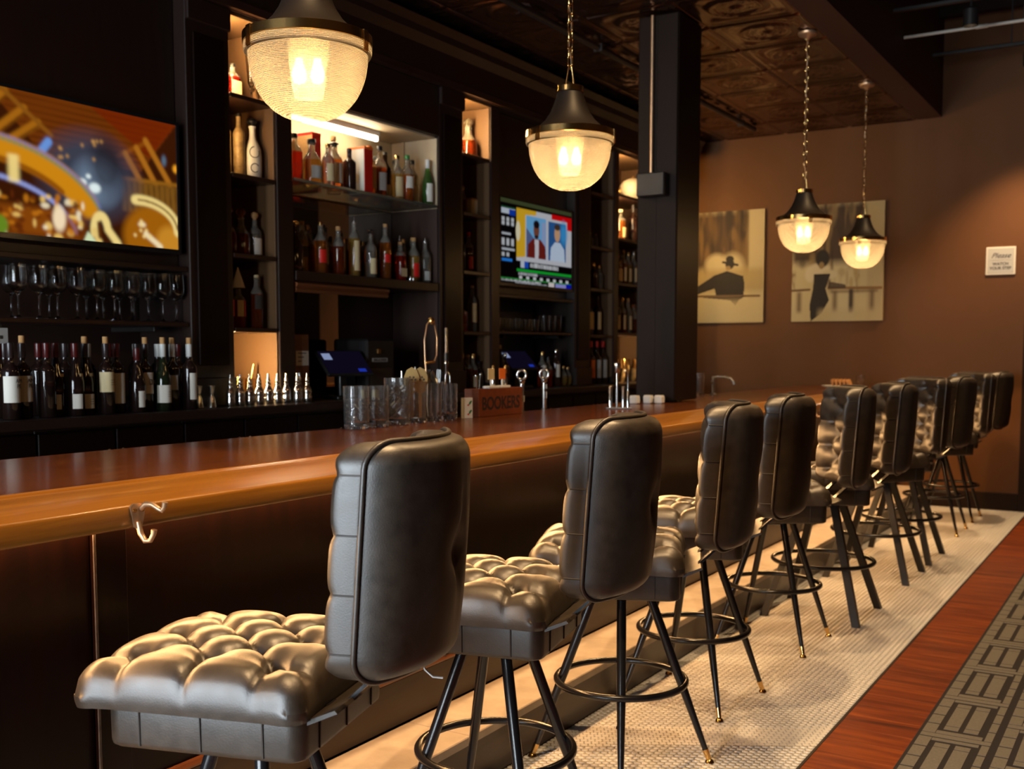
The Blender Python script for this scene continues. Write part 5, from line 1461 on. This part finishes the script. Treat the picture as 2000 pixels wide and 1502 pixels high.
def mug(x, y, z, R, H, m, label, grp):
    t = thing('mug', label, 'mug', (x, y, z+0.0005), -0.6, grp)
    o = [(R*0.8, 0), (R*0.86, 0.003), (R, H*0.5), (R*1.02, H), (R*0.96, H), (R*0.92, H*0.5), (R*0.78, 0.006), (0.0005, 0.006)]
    put('cup', cached(('mug', R, H, m), lambda: MB().lathe(o, 24, cap1=False).data('cup', m, 50)), t)
    put('handle', cached(('mugh', R, H, m), lambda: MB().tube([(R*0.95, 0, H*0.8), (R*1.35, 0, H*0.85), (R*1.6, 0, H*0.6), (R*1.45, 0, H*0.3), (R*0.93, 0, H*0.22)], 0.004, 8).data('handle', m, 60)), t)
    return t
for i, (x, y) in enumerate(((-4.15, 3.94), (-4.14, 4.03), (-4.15, 4.115))):
    mug(x, y, KZ, 0.036, 0.135 if i < 2 else 0.125, 'gilt', ['left gilt mug', 'middle gilt mug', 'right gilt mug'][i] + ' glowing behind the bitters bottles', 'gilt mugs')
tag(MB().tube([(0, 0, 0), (0.02, 0.03, 0.19)], [0.004, 0.007], 8).build('muddler', 'gilt', None, 50), 'thin gilt muddler leaning out of the right gilt mug', 'muddler').location = (-4.15, 4.105, KZ+0.012)

# ---- second tower
bottle(-4.13, 6.175, 2.695, 'decanter', 0.062, 0.265, 'g_deep', 'round shouldered amber decanter glowing on the top shelf left of the near chain lamp', cap='g_clear', capk='ball', capl=0.22, group='bottles in the second tower')
bottle(-4.22, 6.02, 2.695, 'square', 0.035, 0.17, 'g_dark', 'small dark bottle behind the glowing amber decanter', group='bottles in the second tower')
for i, (y, H, g) in enumerate(((6.00, 0.26, 'g_dark'), (6.08, 0.22, 'g_dark'), (6.135, 0.2, 'g_deep'))):
    bottle(-4.15-0.05*(i % 2), y, 2.313, 'whisky', 0.028, H, g, ['tallest dark bottle left of the cream carton', 'middle dark bottle left of the cream carton', 'short brown bottle touching the cream carton side'][i], cap='gilt', capl=0.1, group='bottles in the second tower')
bx = thing('carton', 'plain cream carton on the second tower, one shelf below the amber decanter', 'box', (-4.13, 6.20, 2.3135)); part(bx, 'carton', 'paper_cream', (-0.03, 0.035, -0.04, 0.04, 0, 0.12)); part(bx, 'flap', 'cork', (-0.031, 0.036, -0.041, 0.041, 0.11, 0.122), bev=0.001)
for i, (y, g) in enumerate(((5.985, 'g_red'), (6.065, 'g_dark'), (6.16, 'g_deep'))):
    bottle(-4.12, y, 1.93, 'slim', 0.033, 0.275, g, '%s slim bottle on the second tower beside the news screen' % ['red', 'black', 'brown'][i], cap=['gilt', 'cork', 'red_print'][i], lab=None if i == 1 else ('red_print', .1, .4, 50), capl=0.08, group='bottles in the second tower')
bottle(-4.12, 6.05, 1.53, 'square', 0.05, 0.21, 'g_red', 'wide red bottle low on the second tower', cap='black_plastic', group='bottles in the second tower')
bottle(-4.10, 6.175, 1.53, 'slim', 0.031, 0.325, 'g_clear', 'tall pale bottle with long label low on the second tower', cap='paper_cream', capl=0.05, lab=('paper_cream', .2, .6, 60), group='bottles in the second tower')
for i, (y, k, g, H) in enumerate(((5.985, 'whisky', 'g_dark', .25), (6.055, 'slim', 'g_deep', .24), (6.12, 'whisky', 'g_deep', .25), (6.19, 'round', 'g_dark', .22))):
    bottle(-4.06, y, KZ, k, 0.033, H, g, '%s bottle on the counter below the second tower, %s from the left' % (cname[g], ORD[i]), cap=['gilt', 'cork', 'gilt', 'black_plastic'][i], capk='ball' if i % 2 else 'cyl', lab=('paper_cream', .1, .4, 50) if i == 2 else None, group='bottles below the second tower', capl=0.1)

# ---- bay of the news screen
def tumbler_mesh(R, H, key):
    o = [(R*0.86, 0), (R*0.9, 0.002), (R, H), (R-0.0015, H), (R*0.86, 0.008), (0.0005, 0.008)]
    return cached(('tum', R, H), lambda: MB().lathe(o, 22, cap1=False).data('tumbler', 'clear_glass', 60))
for i in range(10):
    tag(put('tumbler', tumbler_mesh(0.034, 0.095, 0), None, (-4.09 - 0.09*(i % 2), 6.46+0.068*i, 1.5405)), 'small tumbler on the shelf under the news screen, %s from the left' % ORD[i], 'tumbler', 'tumblers under the news screen')
for i in range(3):
    tag(put('tumbler', tumbler_mesh(0.042, 0.13, 0), None, (-4.10, 7.17+0.092*i, 1.5405)), 'taller tumbler at the right end under the news screen, %s of three' % ORD[i], 'tumbler', 'tumblers under the news screen')
for i, (y, k, g, H) in enumerate(((6.43, 'slim', 'g_dark', .31), (6.50, 'whisky', 'g_dark', .26), (7.03, 'whisky', 'g_deep', .27), (7.12, 'whisky', 'g_red', .23), (7.24, 'slim', 'g_dark', .28), (7.36, 'round', 'g_gold', .17), (7.43, 'round', 'g_gold', .16))):
    bottle(-4.04, y, KZ, k, 0.034, H, g, '%s bottle on the counter under the news screen, %s from the left' % (cname[g], ORD[i]), cap=['paper_cream', 'steel', 'gilt', 'black_plastic', 'steel', 'gilt', 'gilt'][i], lab=('paper', .25, .6, 50) if i in (2, 4) else None, group='bottles under the news screen', capl=0.08)

def pos_terminal(x, y, label, rot):
    t = thing('till_screen', label, 'till', (x, y, KZ+0.001), rot, 'till screens on the back counter')
    part(t, 'foot', 'black_plastic', (-0.09, 0.07, -0.09, 0.09, 0, 0.018), bev=0.004)
    part(t, 'arm', 'black_plastic', (-0.035, -0.01, -0.025, 0.025, 0.015, 0.19), bev=0.004)
    s = MB().box(-0.012, 0.008, -0.15, 0.15, -0.10, 0.10, 0.004).build('display', 'black_plastic', t); s.location = (0.0, 0, 0.20); s.rotation_euler = (0, math.radians(-48), 0)
    MB().box(0.008, 0.0088, -0.14, 0.14, -0.09, 0.09).build('screen_face', 'pos_glow', s)
    MB().box(0.009, 0.0095, -0.125, -0.07, 0.02, 0.072).build('icon', 'pos_white', s); MB().box(0.009, 0.0095, 0.06, 0.11, -0.08, -0.055).build('button', 'pos_blue', s)
pos_terminal(-3.99, 4.70, 'dark till screen with blue glow under the shelf moulding of the whisky bay', -0.3)
pos_terminal(-4.10, 6.78, 'tilted dark till screen with blue glow under the news screen', -0.2)
cbx = thing('brown_carton', 'tall reddish brown carton with a white sticker left of the till', 'box', (-4.10, 4.40, KZ+0.001), 0.05)
part(cbx, 'carton', 'moulding_wood', (-0.07, 0.06, -0.065, 0.065, 0, 0.36)); part(cbx, 'sticker', 'paper', (0.06, 0.061, -0.045, 0.06, 0.19, 0.27), bev=0.0003)
for q in range(3): part(cbx, 'print_line', 'ink', (0.061, 0.0614, -0.03, 0.04-0.02*q, 0.255-q*0.022, 0.260-q*0.022), bev=0.0001)
mc = thing('drinks_machine', 'dark boxy counter machine with a lettered plate right of the till', 'machine', (-4.10, 5.02, KZ+0.001))
part(mc, 'casing', 'black_plastic', (-0.14, 0.12, -0.13, 0.13, 0, 0.34), bev=0.012); part(mc, 'plate', 'paper_grey', (0.12, 0.122, -0.085, 0.06, 0.205, 0.228), bev=0.0005); part(mc, 'dial', 'gilt', (0.12, 0.132, -0.045, -0.010, 0.25, 0.285), bev=0.005); part(mc, 'vent', 'leather_seam', (0.12, 0.1215, -0.10, 0.10, 0.04, 0.17), bev=0.0005)
text(mc, 'VALKOMER', 0.024, (0.1228, -0.012, 0.208), 'ink', rot=(PI/2, 0, PI/2))
for i, (x, y) in enumerate(((-3.93, 4.86), (-3.94, 4.92))):
    tag(MB().lathe([(0.028, 0), (0.029, 0.002), (0.029, 0.058), (0.026, 0.06), (0.010, 0.06), (0.010, 0.05)], 20).build('paper_roll', 'paper_cream', None, 50), ['left paper roll in front of the counter machine', 'right paper roll in front of the counter machine'][i], 'paper roll', 'till paper rolls').location = (x, y, KZ+0.001)

# ---- third and fourth towers
for i, y in enumerate((7.86, 7.96, 8.06)):
    bottle(-4.12, y, 2.242, 'slim', 0.020, 0.13, 'g_clear', 'small clear vial on the dim tower, %s of three' % ORD[i], cap='cork', group='vials on the dim tower')
frm = thing('leaning_frame', 'dim upright frame on the top shelf behind the second lamp', 'frame', (-4.25, 7.95, 2.6725)); part(frm, 'frame', 'moulding_wood', (-0.012, 0.012, -0.13, 0.13, 0, 0.27)); part(frm, 'glazing', 'g_dark', (0.012, 0.013, -0.10, 0.10, 0.03, 0.24), bev=0.0003)
for i, (y, k, g, H, z) in enumerate(((7.85, 'decanter', 'g_clear', .22, 1.905), (7.98, 'whisky', 'g_dark', .22, 1.905), (8.08, 'slim', 'g_clear', .2, 1.905), (7.88, 'square', 'g_dark', .31, 1.53), (8.05, 'slim', 'g_dark', .32, 1.53))):
    bottle(-4.10, y, z, k, 0.044 if k == 'square' else 0.036, H, g, '%s bottle on the %s shelf of the dim tower, %s' % (cname[g], 'upper' if z > 1.8 else 'lower', ['leftmost', 'middle one', 'rightmost', 'on the left', 'on the right'][i]), cap='gilt' if i < 3 else 'black_plastic', capl=0.1,
           lab=('paper_cream', .15, .6, 50) if i >= 3 else None, group='bottles on the dim tower')
for i, (y, l1, l2) in enumerate(((7.86, 'orange_print', 'paper_grey'), (7.97, 'paper_grey', 'ink'), (8.08, 'paper_grey', 'orange_print'))):
    bottle(-4.06, y, KZ, 'whisky', 0.040, 0.34, 'g_dark', 'dark bottle with red cap on the counter below the dim tower, %s of three' % ORD[i], cap='red_print', capl=0.13, lab=(l1, .14, .58, 55), group='red capped bottles below the dim tower')
ml = thing('ribbed_gourd', 'pale ribbed ball glowing on the top shelf beside the post', 'ornament', (-4.14, 8.80, 2.7155))
def gourd_fn(r, z, a, k): return r*(1-0.06*abs(math.sin(6*a))**0.5)
MB().lathe([(0.03, 0.0), (0.075, 0.02), (0.105, 0.06), (0.115, 0.105), (0.105, 0.15), (0.075, 0.185), (0.03, 0.205), (0.008, 0.202)], 48, fn=gourd_fn).build('shell', 'plaster_ball', ml, 60)
MB().tube([(0, 0, 0.2), (0.004, 0, 0.215), (0.012, 0.004, 0.226)], [0.009, 0.007, 0.006], 8).build('stalk', 'cork', ml, 60)
flute(-4.2, 8.42, 2.715, 'tall footed glass left of the pale ribbed ball', grp='tall glasses in the last tower')
mug(-4.18, 8.56, 2.715, 0.04, 0.10, 'gilt', 'gilt mug left of the pale ribbed ball', 'gilt mugs in the last tower')
bottle(-4.12, 8.52, 2.35, 'whisky', 0.055, 0.28, 'g_amber', 'stout amber jug bottle below the pale ribbed ball', cap='paper_cream', lab=('paper_cream', .1, .4, 40), group='bottles in the last tower')
bottle(-4.08, 8.70, 2.35, 'bordeaux', 0.042, 0.33, 'g_dark', 'dark wine shaped bottle below the pale ribbed ball', cap=None, foil='foil_dark', group='bottles in the last tower')
bottle(-4.10, 8.87, 2.35, 'decanter', 0.045, 0.31, 'g_clear', 'clear decanter with ball stopper nearest the post', cap='g_clear', capk='ball', capl=0.2, group='bottles in the last tower')
for i, (y, k, g, z, H) in enumerate(((8.40, 'square', 'g_gold', 1.975, .25), (8.52, 'slim', 'g_amber', 1.975, .29), (8.62, 'slim', 'g_gold', 1.975, .28), (8.73, 'slim', 'g_clear', 1.975, .30), (8.86, 'whisky', 'g_amber', 1.975, .27),
                                   (8.40, 'slim', 'g_dark', 1.555, .30), (8.51, 'whisky', 'g_deep', 1.555, .31), (8.63, 'slim', 'g_clear', 1.555, .30), (8.75, 'round', 'g_deep', 1.555, .28), (8.88, 'slim', 'g_clear', 1.555, .33))):
    bottle(-4.09, y, z, k, 0.042 if k in ('square', 'round') else 0.034, H, g, '%s %s bottle on the %s shelf of the last tower' % (cname[g], ['boxy', 'slim', 'slim gilt capped', 'slim long labelled', 'shouldered', 'slim', 'shouldered', 'slim cork topped', 'round', 'tallest slim'][i], 'upper' if z > 1.8 else 'lower'),
           cap=['gilt', 'cork', 'gilt', 'steel', 'gilt', 'cork', 'gilt', 'cork', 'g_amber', 'steel'][i], capl=0.09, lab=None if i in (4, 8) else ('paper_cream', .1, .5, 40), group='bottles in the last tower')
for i, (x, y) in enumerate(((-4.12, 8.43), (-4.12, 8.55), (-4.13, 8.66), (-4.12, 8.78), (-4.12, 8.90))):
    mug(x, y, KZ, 0.042, 0.115 if i % 2 else 0.20, 'gilt' if i % 2 == 0 else 'ceramic_tan', '%s mug glowing on the counter beside the post, %s from the left' % ('tall gilt' if i % 2 == 0 else 'glazed tan', ORD[i]), 'mugs on the counter beside the post')
tag(MB().lathe([(0.05, 0), (0.052, 0.003), (0.075, 0.05), (0.09, 0.09), (0.088, 0.09), (0.07, 0.05), (0.0005, 0.008)], 28, cap1=False).build('footed_bowl', 'gilt', None, 50), 'gilt bowl behind the glazed mugs beside the post', 'bowl').location = (-4.26, 8.60, KZ+0.001)

# ================================================================== THINGS ON THE BAR TOP
BT = BZ + 0.0006
def cut_glass(R, H, band, key):
    """heavy mixing glass; the lower part is cut with crossing lines"""
    def f():
        n = 64; zs = np.linspace(0.012, H, 34)
        def fn(r, z, a, k):
            if k < 2 or k > 35: return r
            if z < band*H:
                u = a*9; v = z*9/R
                d = min(abs(math.sin((u+v)/2)), abs(math.sin((u-v)/2)))
                return r - 0.0022*max(0, 1-d*4)
            if z < (band+0.16)*H and key == 'cross':
                return r - 0.0016*max(0, 1-abs(math.sin(a*9))*4)
            return r
        prof = [(R*0.86, 0.0), (R*0.93, 0.004)] + [(R*(0.95+0.05*z/H), z) for z in zs]
        inn = [(R-0.0035, H-0.0008), (R*0.93, H*0.5), (R*0.88, 0.03), (R*0.7, 0.020), (0.0005, 0.018)]
        return MB().lathe(prof+inn, n, cap1=False, fn=fn).data('mixing_glass', 'cut_glass', 35)
    return cached(('cut', R, H, band, key), f)
def plain_glass(R, H, flutes=0):
    def fn(r, z, a, k): return r*(1-0.02*abs(math.sin(flutes*a/2))) if (flutes and 1 < k < 8) else r
    prof = [(R*0.88, 0), (R*0.93, 0.003), (R*0.94, 0.012), (R*0.95, H*0.25), (R*0.97, H*0.5), (R*0.985, H*0.75), (R, H-0.001), (R, H), (R-0.003, H), (R*0.9, H*0.4), (R*0.84, 0.022), (0.0005, 0.019)]
    return cached(('pg', R, H, flutes), lambda: MB().lathe(prof, 48, cap1=False, fn=fn).data('mixing_glass', 'cut_glass', 50))
GG = 'cut mixing glasses on the bar'
gl = [(-2.862, 3.445, 0.055, 0.178, 'cross', 'empty cut mixing glass nearest the camera on the bar'), (-2.865, 3.585, 0.052, 0.175, 'cross', 'empty cut mixing glass second in the row on the bar'),
      (-2.868, 3.728, 0.058, 0.205, 'dots', 'tallest mixing glass with finely cut sides, third in the row'), (-2.880, 3.880, 0.047, 0.185, 'plain', 'plain glass holding gilt strainers'),
      (-2.882, 4.005, 0.046, 0.178, 'plain', 'plain glass holding steel forks and a strainer'), (-2.885, 4.135, 0.046, 0.170, 'cross', 'cut glass holding steel tongs, last in the row')]
for x, y, R, H, k, w in gl:
    me = plain_glass(R, H, 0) if k == 'plain' else cut_glass(R, H, 0.55 if k == 'cross' else 0.86, k)
    tag(put('mixing_glass', me, None, (x, y, BT)), w, 'glass', GG)
def strainer(x, y, ang, tilt, label, m='gilt'):
    t = thing('strainer', label, 'strainer', (x, y, BT+0.022), ang, 'bar tools standing in glasses')
    b = MB(); b.prism([(-0.020, 0.12), (-0.032, 0.155), (-0.034, 0.185), (-0.022, 0.215), (0, 0.228), (0.022, 0.215), (0.034, 0.185), (0.032, 0.155), (0.020, 0.12), (0.008, 0.11), (0.007, 0.0), (-0.007, 0.0), (-0.008, 0.11)], 'y', -0.0015, 0.0015)
    h = b.build('blade', m, t); h.rotation_euler = (0, tilt, 0)
    for q in range(5):
        d = MB().lathe([(0.0045, -0.001), (0.0045, 0.002)], 10).build('hole', 'ink', h); d.location = (-0.016+0.008*q, -0.0022, 0.172+0.01*(q % 2)); d.rotation_euler = (PI/2, 0, 0)
strainer(-2.890, 3.862, 0.60, 0.0, 'gilt strainer leaning left in the plain glass'); strainer(-2.868, 3.896, 0.60, 0.0, 'gilt strainer leaning right in the plain glass')
def fork(x, y, ang, tilt, label):
    t = thing('fork', label, 'fork', (x, y, BT+0.022), ang, 'bar tools standing in glasses')
    b = MB(); b.box(-0.004, 0.004, -0.001, 0.001, 0, 0.15).prism([(-0.010, 0.175), (-0.009, 0.160), (-0.004, 0.148), (0.004, 0.148), (0.009, 0.160), (0.010, 0.175)], 'y', -0.001, 0.001)
    h = b.build('handle', 'steel', t); h.rotation_euler = (0, tilt, 0)
    for q in (-1, 0, 1): MB().box(q*0.0075-0.0022, q*0.0075+0.0022, -0.001, 0.001, 0.172, 0.215).build('tine', 'steel', h)
fork(-2.884, 3.992, 0.5, -0.03, 'steel fork at left in the second plain glass'); fork(-2.866, 4.022, 0.5, 0.04, 'steel fork at right in the second plain glass')
jl = thing('julep_strainer', 'pale steel scoop strainer tilted in the second plain glass', 'strainer', (-2.890, 4.01, BT+0.02), 0.5)
h = MB().tube([(0, 0, 0), (0.0, 0, 0.155)], 0.003, 8).build('handle', 'steel', jl, 50)
MB().lathe([(0.0005, 0), (0.016, 0.003), (0.028, 0.010), (0.034, 0.020), (0.033, 0.0205), (0.026, 0.012), (0.0005, 0.003)], 24, cap0=False, cap1=False).build('bowl', 'steel_brushed', jl, 50).matrix_local = Matrix.Translation((0.0, 0, 0.175)) @ Matrix.Rotation(1.2, 4, 'Y')
tg = thing('tongs', 'steel tongs with a rounded bend standing in the last cut glass', 'tongs', (-2.885, 4.135, BT+0.022), 0.5)
MB().tube([(-0.010, 0, 0), (-0.012, 0, 0.10), (-0.010, 0, 0.185), (0, 0, 0.205), (0.010, 0, 0.185), (0.014, 0, 0.10), (0.016, 0, 0.02)], 0.0048, 8).build('arms', 'steel', tg, 60)
sp = thing('bar_spoon', 'short steel handle standing left of the tongs', 'spoon', (-2.892, 4.115, BT+0.022), 0.5)
MB().tube([(0, 0, 0), (-0.004, 0, 0.10), (-0.006, 0, 0.158)], [0.0035, 0.004, 0.0065], 8).build('handle', 'steel', sp, 60)

# lettered wooden box with little bottles, cards and picks
bx = thing('wooden_box', 'reddish wooden crate with dark carved lettering on the bar', 'wooden box', (-2.905, 4.575, BT))
X0, X1, Y0, Y1, HH = -0.045, 0.040, -0.205, 0.205, 0.136
for nm, q in (('base_panel', (X0, X1, Y0, Y1, 0, 0.008)), ('front_board', (X1-0.009, X1, Y0+0.0095, Y1-0.0095, 0.008, HH)), ('rear_board', (X0, X0+0.009, Y0+0.0095, Y1-0.0095, 0.008, HH)),
              ('end_board', (X0, X1, Y0, Y0+0.009, 0.008, HH)), ('end_board', (X0, X1, Y1-0.009, Y1, 0.008, HH)), ('top_board', (X0+0.0095, X1-0.0095, Y0+0.07, Y1-0.0095, HH-0.012, HH-0.002))):
    part(bx, nm, 'box_wood', q, bev=0.0015)
text(bx, 'BOOKERS', 0.088, (X1+0.0004, 0.0, 0.034), 'letter_burn', rot=(PI/2, 0, PI/2), bold=0.002, sx=0.92)
for i, (yy, dy, h) in enumerate(((-0.172, 0.035, 0.195), (-0.165, -0.03, 0.19))):
    t = thing('cocktail_pick', ['steel straw leaning right out of the wooden crate', 'steel straw leaning left out of the wooden crate'][i], 'straw', (-2.90+0.01*i, 4.575+yy, BT+0.009), group='straws in the wooden crate')
    MB().tube([(0, 0, 0), (0, dy, h)], 0.004, 8).build('shaft', 'steel', t, 60); MB().lathe([(0.0045, -0.002), (0.0055, 0.003), (0.0035, 0.008)], 10, 0, dy, h).build('tip', 'steel', t, 60)
def card_stand(y, m, label):
    t = thing('card_stand', label, 'card stand', (-2.90, y, BT+HH-0.0018), group='card stands on the wooden crate')
    part(t, 'base', 'white_plastic', (-0.022, 0.022, -0.048, 0.048, 0, 0.013), bev=0.003); part(t, 'stem', 'white_plastic', (-0.003, 0.003, -0.006, 0.006, 0.013, 0.045), bev=0.001)
    part(t, 'card', m, (-0.0015, 0.0015, -0.029, 0.029, 0.045, 0.10), bev=0.0004)
card_stand(4.535, 'paper_cream', 'cream card on a white stand on the wooden crate'); card_stand(4.64, 'orange_print', 'orange card on a white stand on the wooden crate')
for i, (x, y) in enumerate(((-2.92, 4.585), (-2.915, 4.695))):
    t = thing('dropper_vial', ['thin steel vial between the cream and orange cards', 'thin steel vial right of the orange card'][i], 'vial', (x, y, BT+HH-0.0018), group='vials on the wooden crate')
    MB().lathe([(0.009, 0), (0.010, 0.002), (0.010, 0.05), (0.005, 0.062), (0.005, 0.075)], 14).build('vial_body', 'steel', t, 50); MB().lathe([(0.006, 0.075), (0.008, 0.078), (0.008, 0.105), (0.004, 0.115)], 12).build('dropper_top', 'gilt', t, 50)
wc = thing('printed_card', 'small white printed card with green sprigs left of the wooden crate', 'card', (-2.872, 4.275, BT), -0.35)
part(wc, 'card', 'paper', (-0.012, 0.012, -0.026, 0.026, 0, 0.098), bev=0.001)
for zz in (0.018, 0.062):
    MB().prism([(0.002, zz), (0.012, zz+0.006), (0.022, zz+0.018), (0.018, zz+0.024), (0.006, zz+0.016)], 'x', 0.012, 0.0126).build('sprig', 'green_print', wc); MB().prism([(-0.006, zz), (0.002, zz-0.004), (0.006, zz+0.005), (-0.002, zz+0.006)], 'x', 0.012, 0.0126).build('berry', 'red_print', wc)

# two slim steel taps with ring tops
def ring_tap(x, y, label, plates):
    t = thing('ring_tap', label, 'tap', (x, y, BT), 0.5, 'ring topped taps')
    MB().lathe([(0.020, 0), (0.020, 0.004), (0.0125, 0.010), (0.0125, 0.150), (0.015, 0.152), (0.018, 0.160), (0.018, 0.168), (0.012, 0.172)], 20).build('column', 'steel', t, 50)
    MB().tube([(0.024*math.cos(a), 0, 0.196+0.024*math.sin(a)) for a in [2*PI*k/24 for k in range(24)]], 0.0075, 10, closed=True).build('ring', 'steel', t, 60)
    for z0, w, h in plates: part(t, 'plate', 'white_plastic', (0.012, 0.015, -w/2, w/2, z0, z0+h), bev=0.0006)
ring_tap(-2.918, 4.862, 'ring topped steel tap beside the wooden crate', [(0.055, 0.045, 0.032)]); ring_tap(-2.915, 5.095, 'ring topped steel tap with two white plates', [(0.066, 0.060, 0.033), (0.118, 0.060, 0.022)])

# steel tool set further along and little white blocks at the post
ts = thing('steel_tool_holder', 'cluster of upright steel tubes and a pump on the bar before the post', 'tool holder', (-2.63, 5.43, BT), 0.5)
for x, y, r, h in ((-0.045, 0, 0.011, 0.125), (0.028, 0.0, 0.011, 0.125), (0.055, 0.02, 0.010, 0.10)): MB().lathe([(r, 0), (r, h-0.004), (r*0.7, h)], 16, x, y).build('tube', 'steel', ts, 50)
MB().tube([(-0.008, 0, 0.008), (-0.008, 0, 0.20)], 0.006, 10).build('pump_rod', 'steel', ts, 50); MB().lathe([(0.018, 0.20), (0.020, 0.204), (0.020, 0.250), (0.012, 0.256)], 18, -0.008, 0).build('pump_head', 'steel', ts, 50)
MB().tube([(0.055, 0.02, 0.10), (0.055, 0.02, 0.19), (0.045, 0.015, 0.215), (0.03, 0.01, 0.205)], 0.006, 10).build('spout', 'steel', ts, 60); part(ts, 'drip_base', 'steel_brushed', (-0.07, 0.075, -0.035, 0.045, 0, 0.008), bev=0.002)
for i, (x, y) in enumerate(((-2.79, 5.99), (-2.735, 6.07), (-2.675, 6.10))):
    tag(MB().box(-0.026, 0.026, -0.026, 0.026, 0, 0.048, 0.006).box(-0.022, 0.022, -0.022, 0.022, 0.048, 0.051, 0.001).build('salt_block', 'white_plastic', None), ['leftmost little white block at the foot of the post', 'middle little white block at the foot of the post', 'rightmost little white block at the foot of the post'][i], 'block', 'white blocks at the post').location = (x, y, BT)
tag(put('tall_tumbler', plain_glass(0.038, 0.165, 8), None, (-2.905, 7.33, BT)), 'tall glass on the bar just right of the post', 'glass')
ft = thing('sink_faucet', 'pale curved faucet on the bar right of the post', 'faucet', (-2.88, 7.55, BT))
MB().lathe([(0.022, 0), (0.022, 0.005), (0.013, 0.012), (0.013, 0.13), (0.010, 0.136)], 18).build('riser', 'steel_brushed', ft, 50)
MB().tube([(0, 0, 0.125), (0.03, 0, 0.133), (0.09, 0, 0.133), (0.13, 0, 0.122), (0.152, 0, 0.098), (0.158, 0, 0.078)], 0.0085, 12).build('spout', 'steel_brushed', ft, 60); MB().tube([(0, -0.012, 0.08), (0, -0.04, 0.10)], 0.005, 8).build('lever', 'steel_brushed', ft, 60)
cl = thing('card_reader', 'small dark reader with a red light behind the post', 'card reader', (-2.90, 6.86, BT))
part(cl, 'casing', 'black_plastic', (-0.03, 0.03, -0.045, 0.045, 0, 0.075), bev=0.008); part(cl, 'light', 'small_led', (0.03, 0.0315, -0.008, 0.004, 0.052, 0.062), bev=0.0005); part(cl, 'keypad', 'paper_grey', (0.03, 0.031, -0.012, 0.014, 0.015, 0.036), bev=0.0004)

# garnish board at the far end
gb = thing('garnish_board', 'pale tray of bread and garnishes at the far end of the bar', 'tray', (-2.33, 9.05, BT), 0.3)
MB().lathe([(0.07, 0), (0.075, 0.003), (0.16, 0.030), (0.165, 0.036), (0.16, 0.036), (0.07, 0.010)], 32).build('plate', 'ceramic', gb, 40)
tag(put('small_tumbler', tumbler_mesh(0.036, 0.11, 0), None, (-2.30, 9.55, BT)), 'small glass right of the far garnish tray', 'glass')
rr = random.Random(3)
for i in range(5):
    o = MB().prism([(-0.05, 0), (0.05, 0), (0.052, 0.03), (0.03, 0.055), (-0.03, 0.055), (-0.052, 0.03)], 'y', -0.008, 0.008).build('bread_slice', 'bread', None)
    o.location = (-2.39+0.032*i, 9.04, BT+0.036); o.rotation_euler = (-0.25, 0, PI/2)
    tag(o, 'slice of toasted bread on the far garnish tray, %s from the left' % ORD[i], 'bread', 'bread slices on the garnish tray')

# sink hose loop and tall rod behind the bar
hp = thing('hose_loop', 'thin brass hose loop rising behind the bar by the whisky bay', 'hose', (-3.42, 4.745, 0.90))
MB().lathe([(0.03, 0), (0.03, 0.01), (0.016, 0.02), (0.016, 0.10)], 16, -0.02, -0.07).build('base', 'old_brass', hp, 50)
pts = [(-0.02, -0.07, 0.10), (-0.01, -0.06, 0.30), (0, -0.045, 0.38), (0, -0.055, 0.47), (0, -0.058, 0.56), (0, -0.035, 0.64), (0, 0.0, 0.668), (0, 0.035, 0.645), (0, 0.058, 0.57), (0, 0.055, 0.48), (0, 0.03, 0.44)]
MB().tube(pts, 0.0045, 8).build('hose', 'old_brass', hp, 60); MB().tube([(0, -0.05, 0.438), (0, 0.03, 0.44)], 0.008, 10).build('grip', 'gilt', hp, 60); MB().lathe([(0.012, -0.012), (0.020, 0.0), (0.020, 0.016), (0.010, 0.026)], 16, 0, 0.005, 0.655).build('spring_cap', 'gilt', hp, 50)
rd = thing('steel_rod', 'tall slim steel column behind the bar right of the hose loop', 'column', (-3.45, 4.93, 0.90))
MB().lathe([(0.03, 0), (0.03, 0.01), (0.011, 0.02), (0.011, 0.42), (0.014, 0.425), (0.014, 0.44), (0.011, 0.445), (0.011, 0.62), (0.008, 0.63)], 18).build('column', 'steel', rd, 50); MB().lathe([(0.0125, 0.445), (0.0125, 0.49)], 18).build('band', 'black_paint', rd, 50)
ps = thing('under_bar_bench', 'dark steel work bench behind the bar', 'bench', (0, 0, 0))
part(ps, 'top', 'steel_brushed', (-3.5, -2.92, 1.0, 9.0, 0.86, 0.899)); part(ps, 'cabinet', 'black_paint', (-3.46, -2.93, 1.0, 9.0, 0.001, 0.859))
pc = thing('paper_cone', 'white paper cone standing on a bottle behind the row of glasses', 'bottle', (-3.30, 4.44, 0.90)); put('glass_body', bottle_mesh('slim', 0.035, 0.32, 'g_dark'), pc); put('cone', cap_mesh(0.016, 0.30, 0.42, 'paper', 'cone'), pc)
pb_ = thing('speed_bottle', 'dark bottle with a long steel pourer behind the row of glasses', 'bottle', (-3.28, 4.30, 0.90)); put('glass_body', bottle_mesh('slim', 0.036, 0.33, 'g_dark'), pb_); put('pourer', cap_mesh(0.014, 0.30, 0.40, 'steel', 'pour'), pb_)
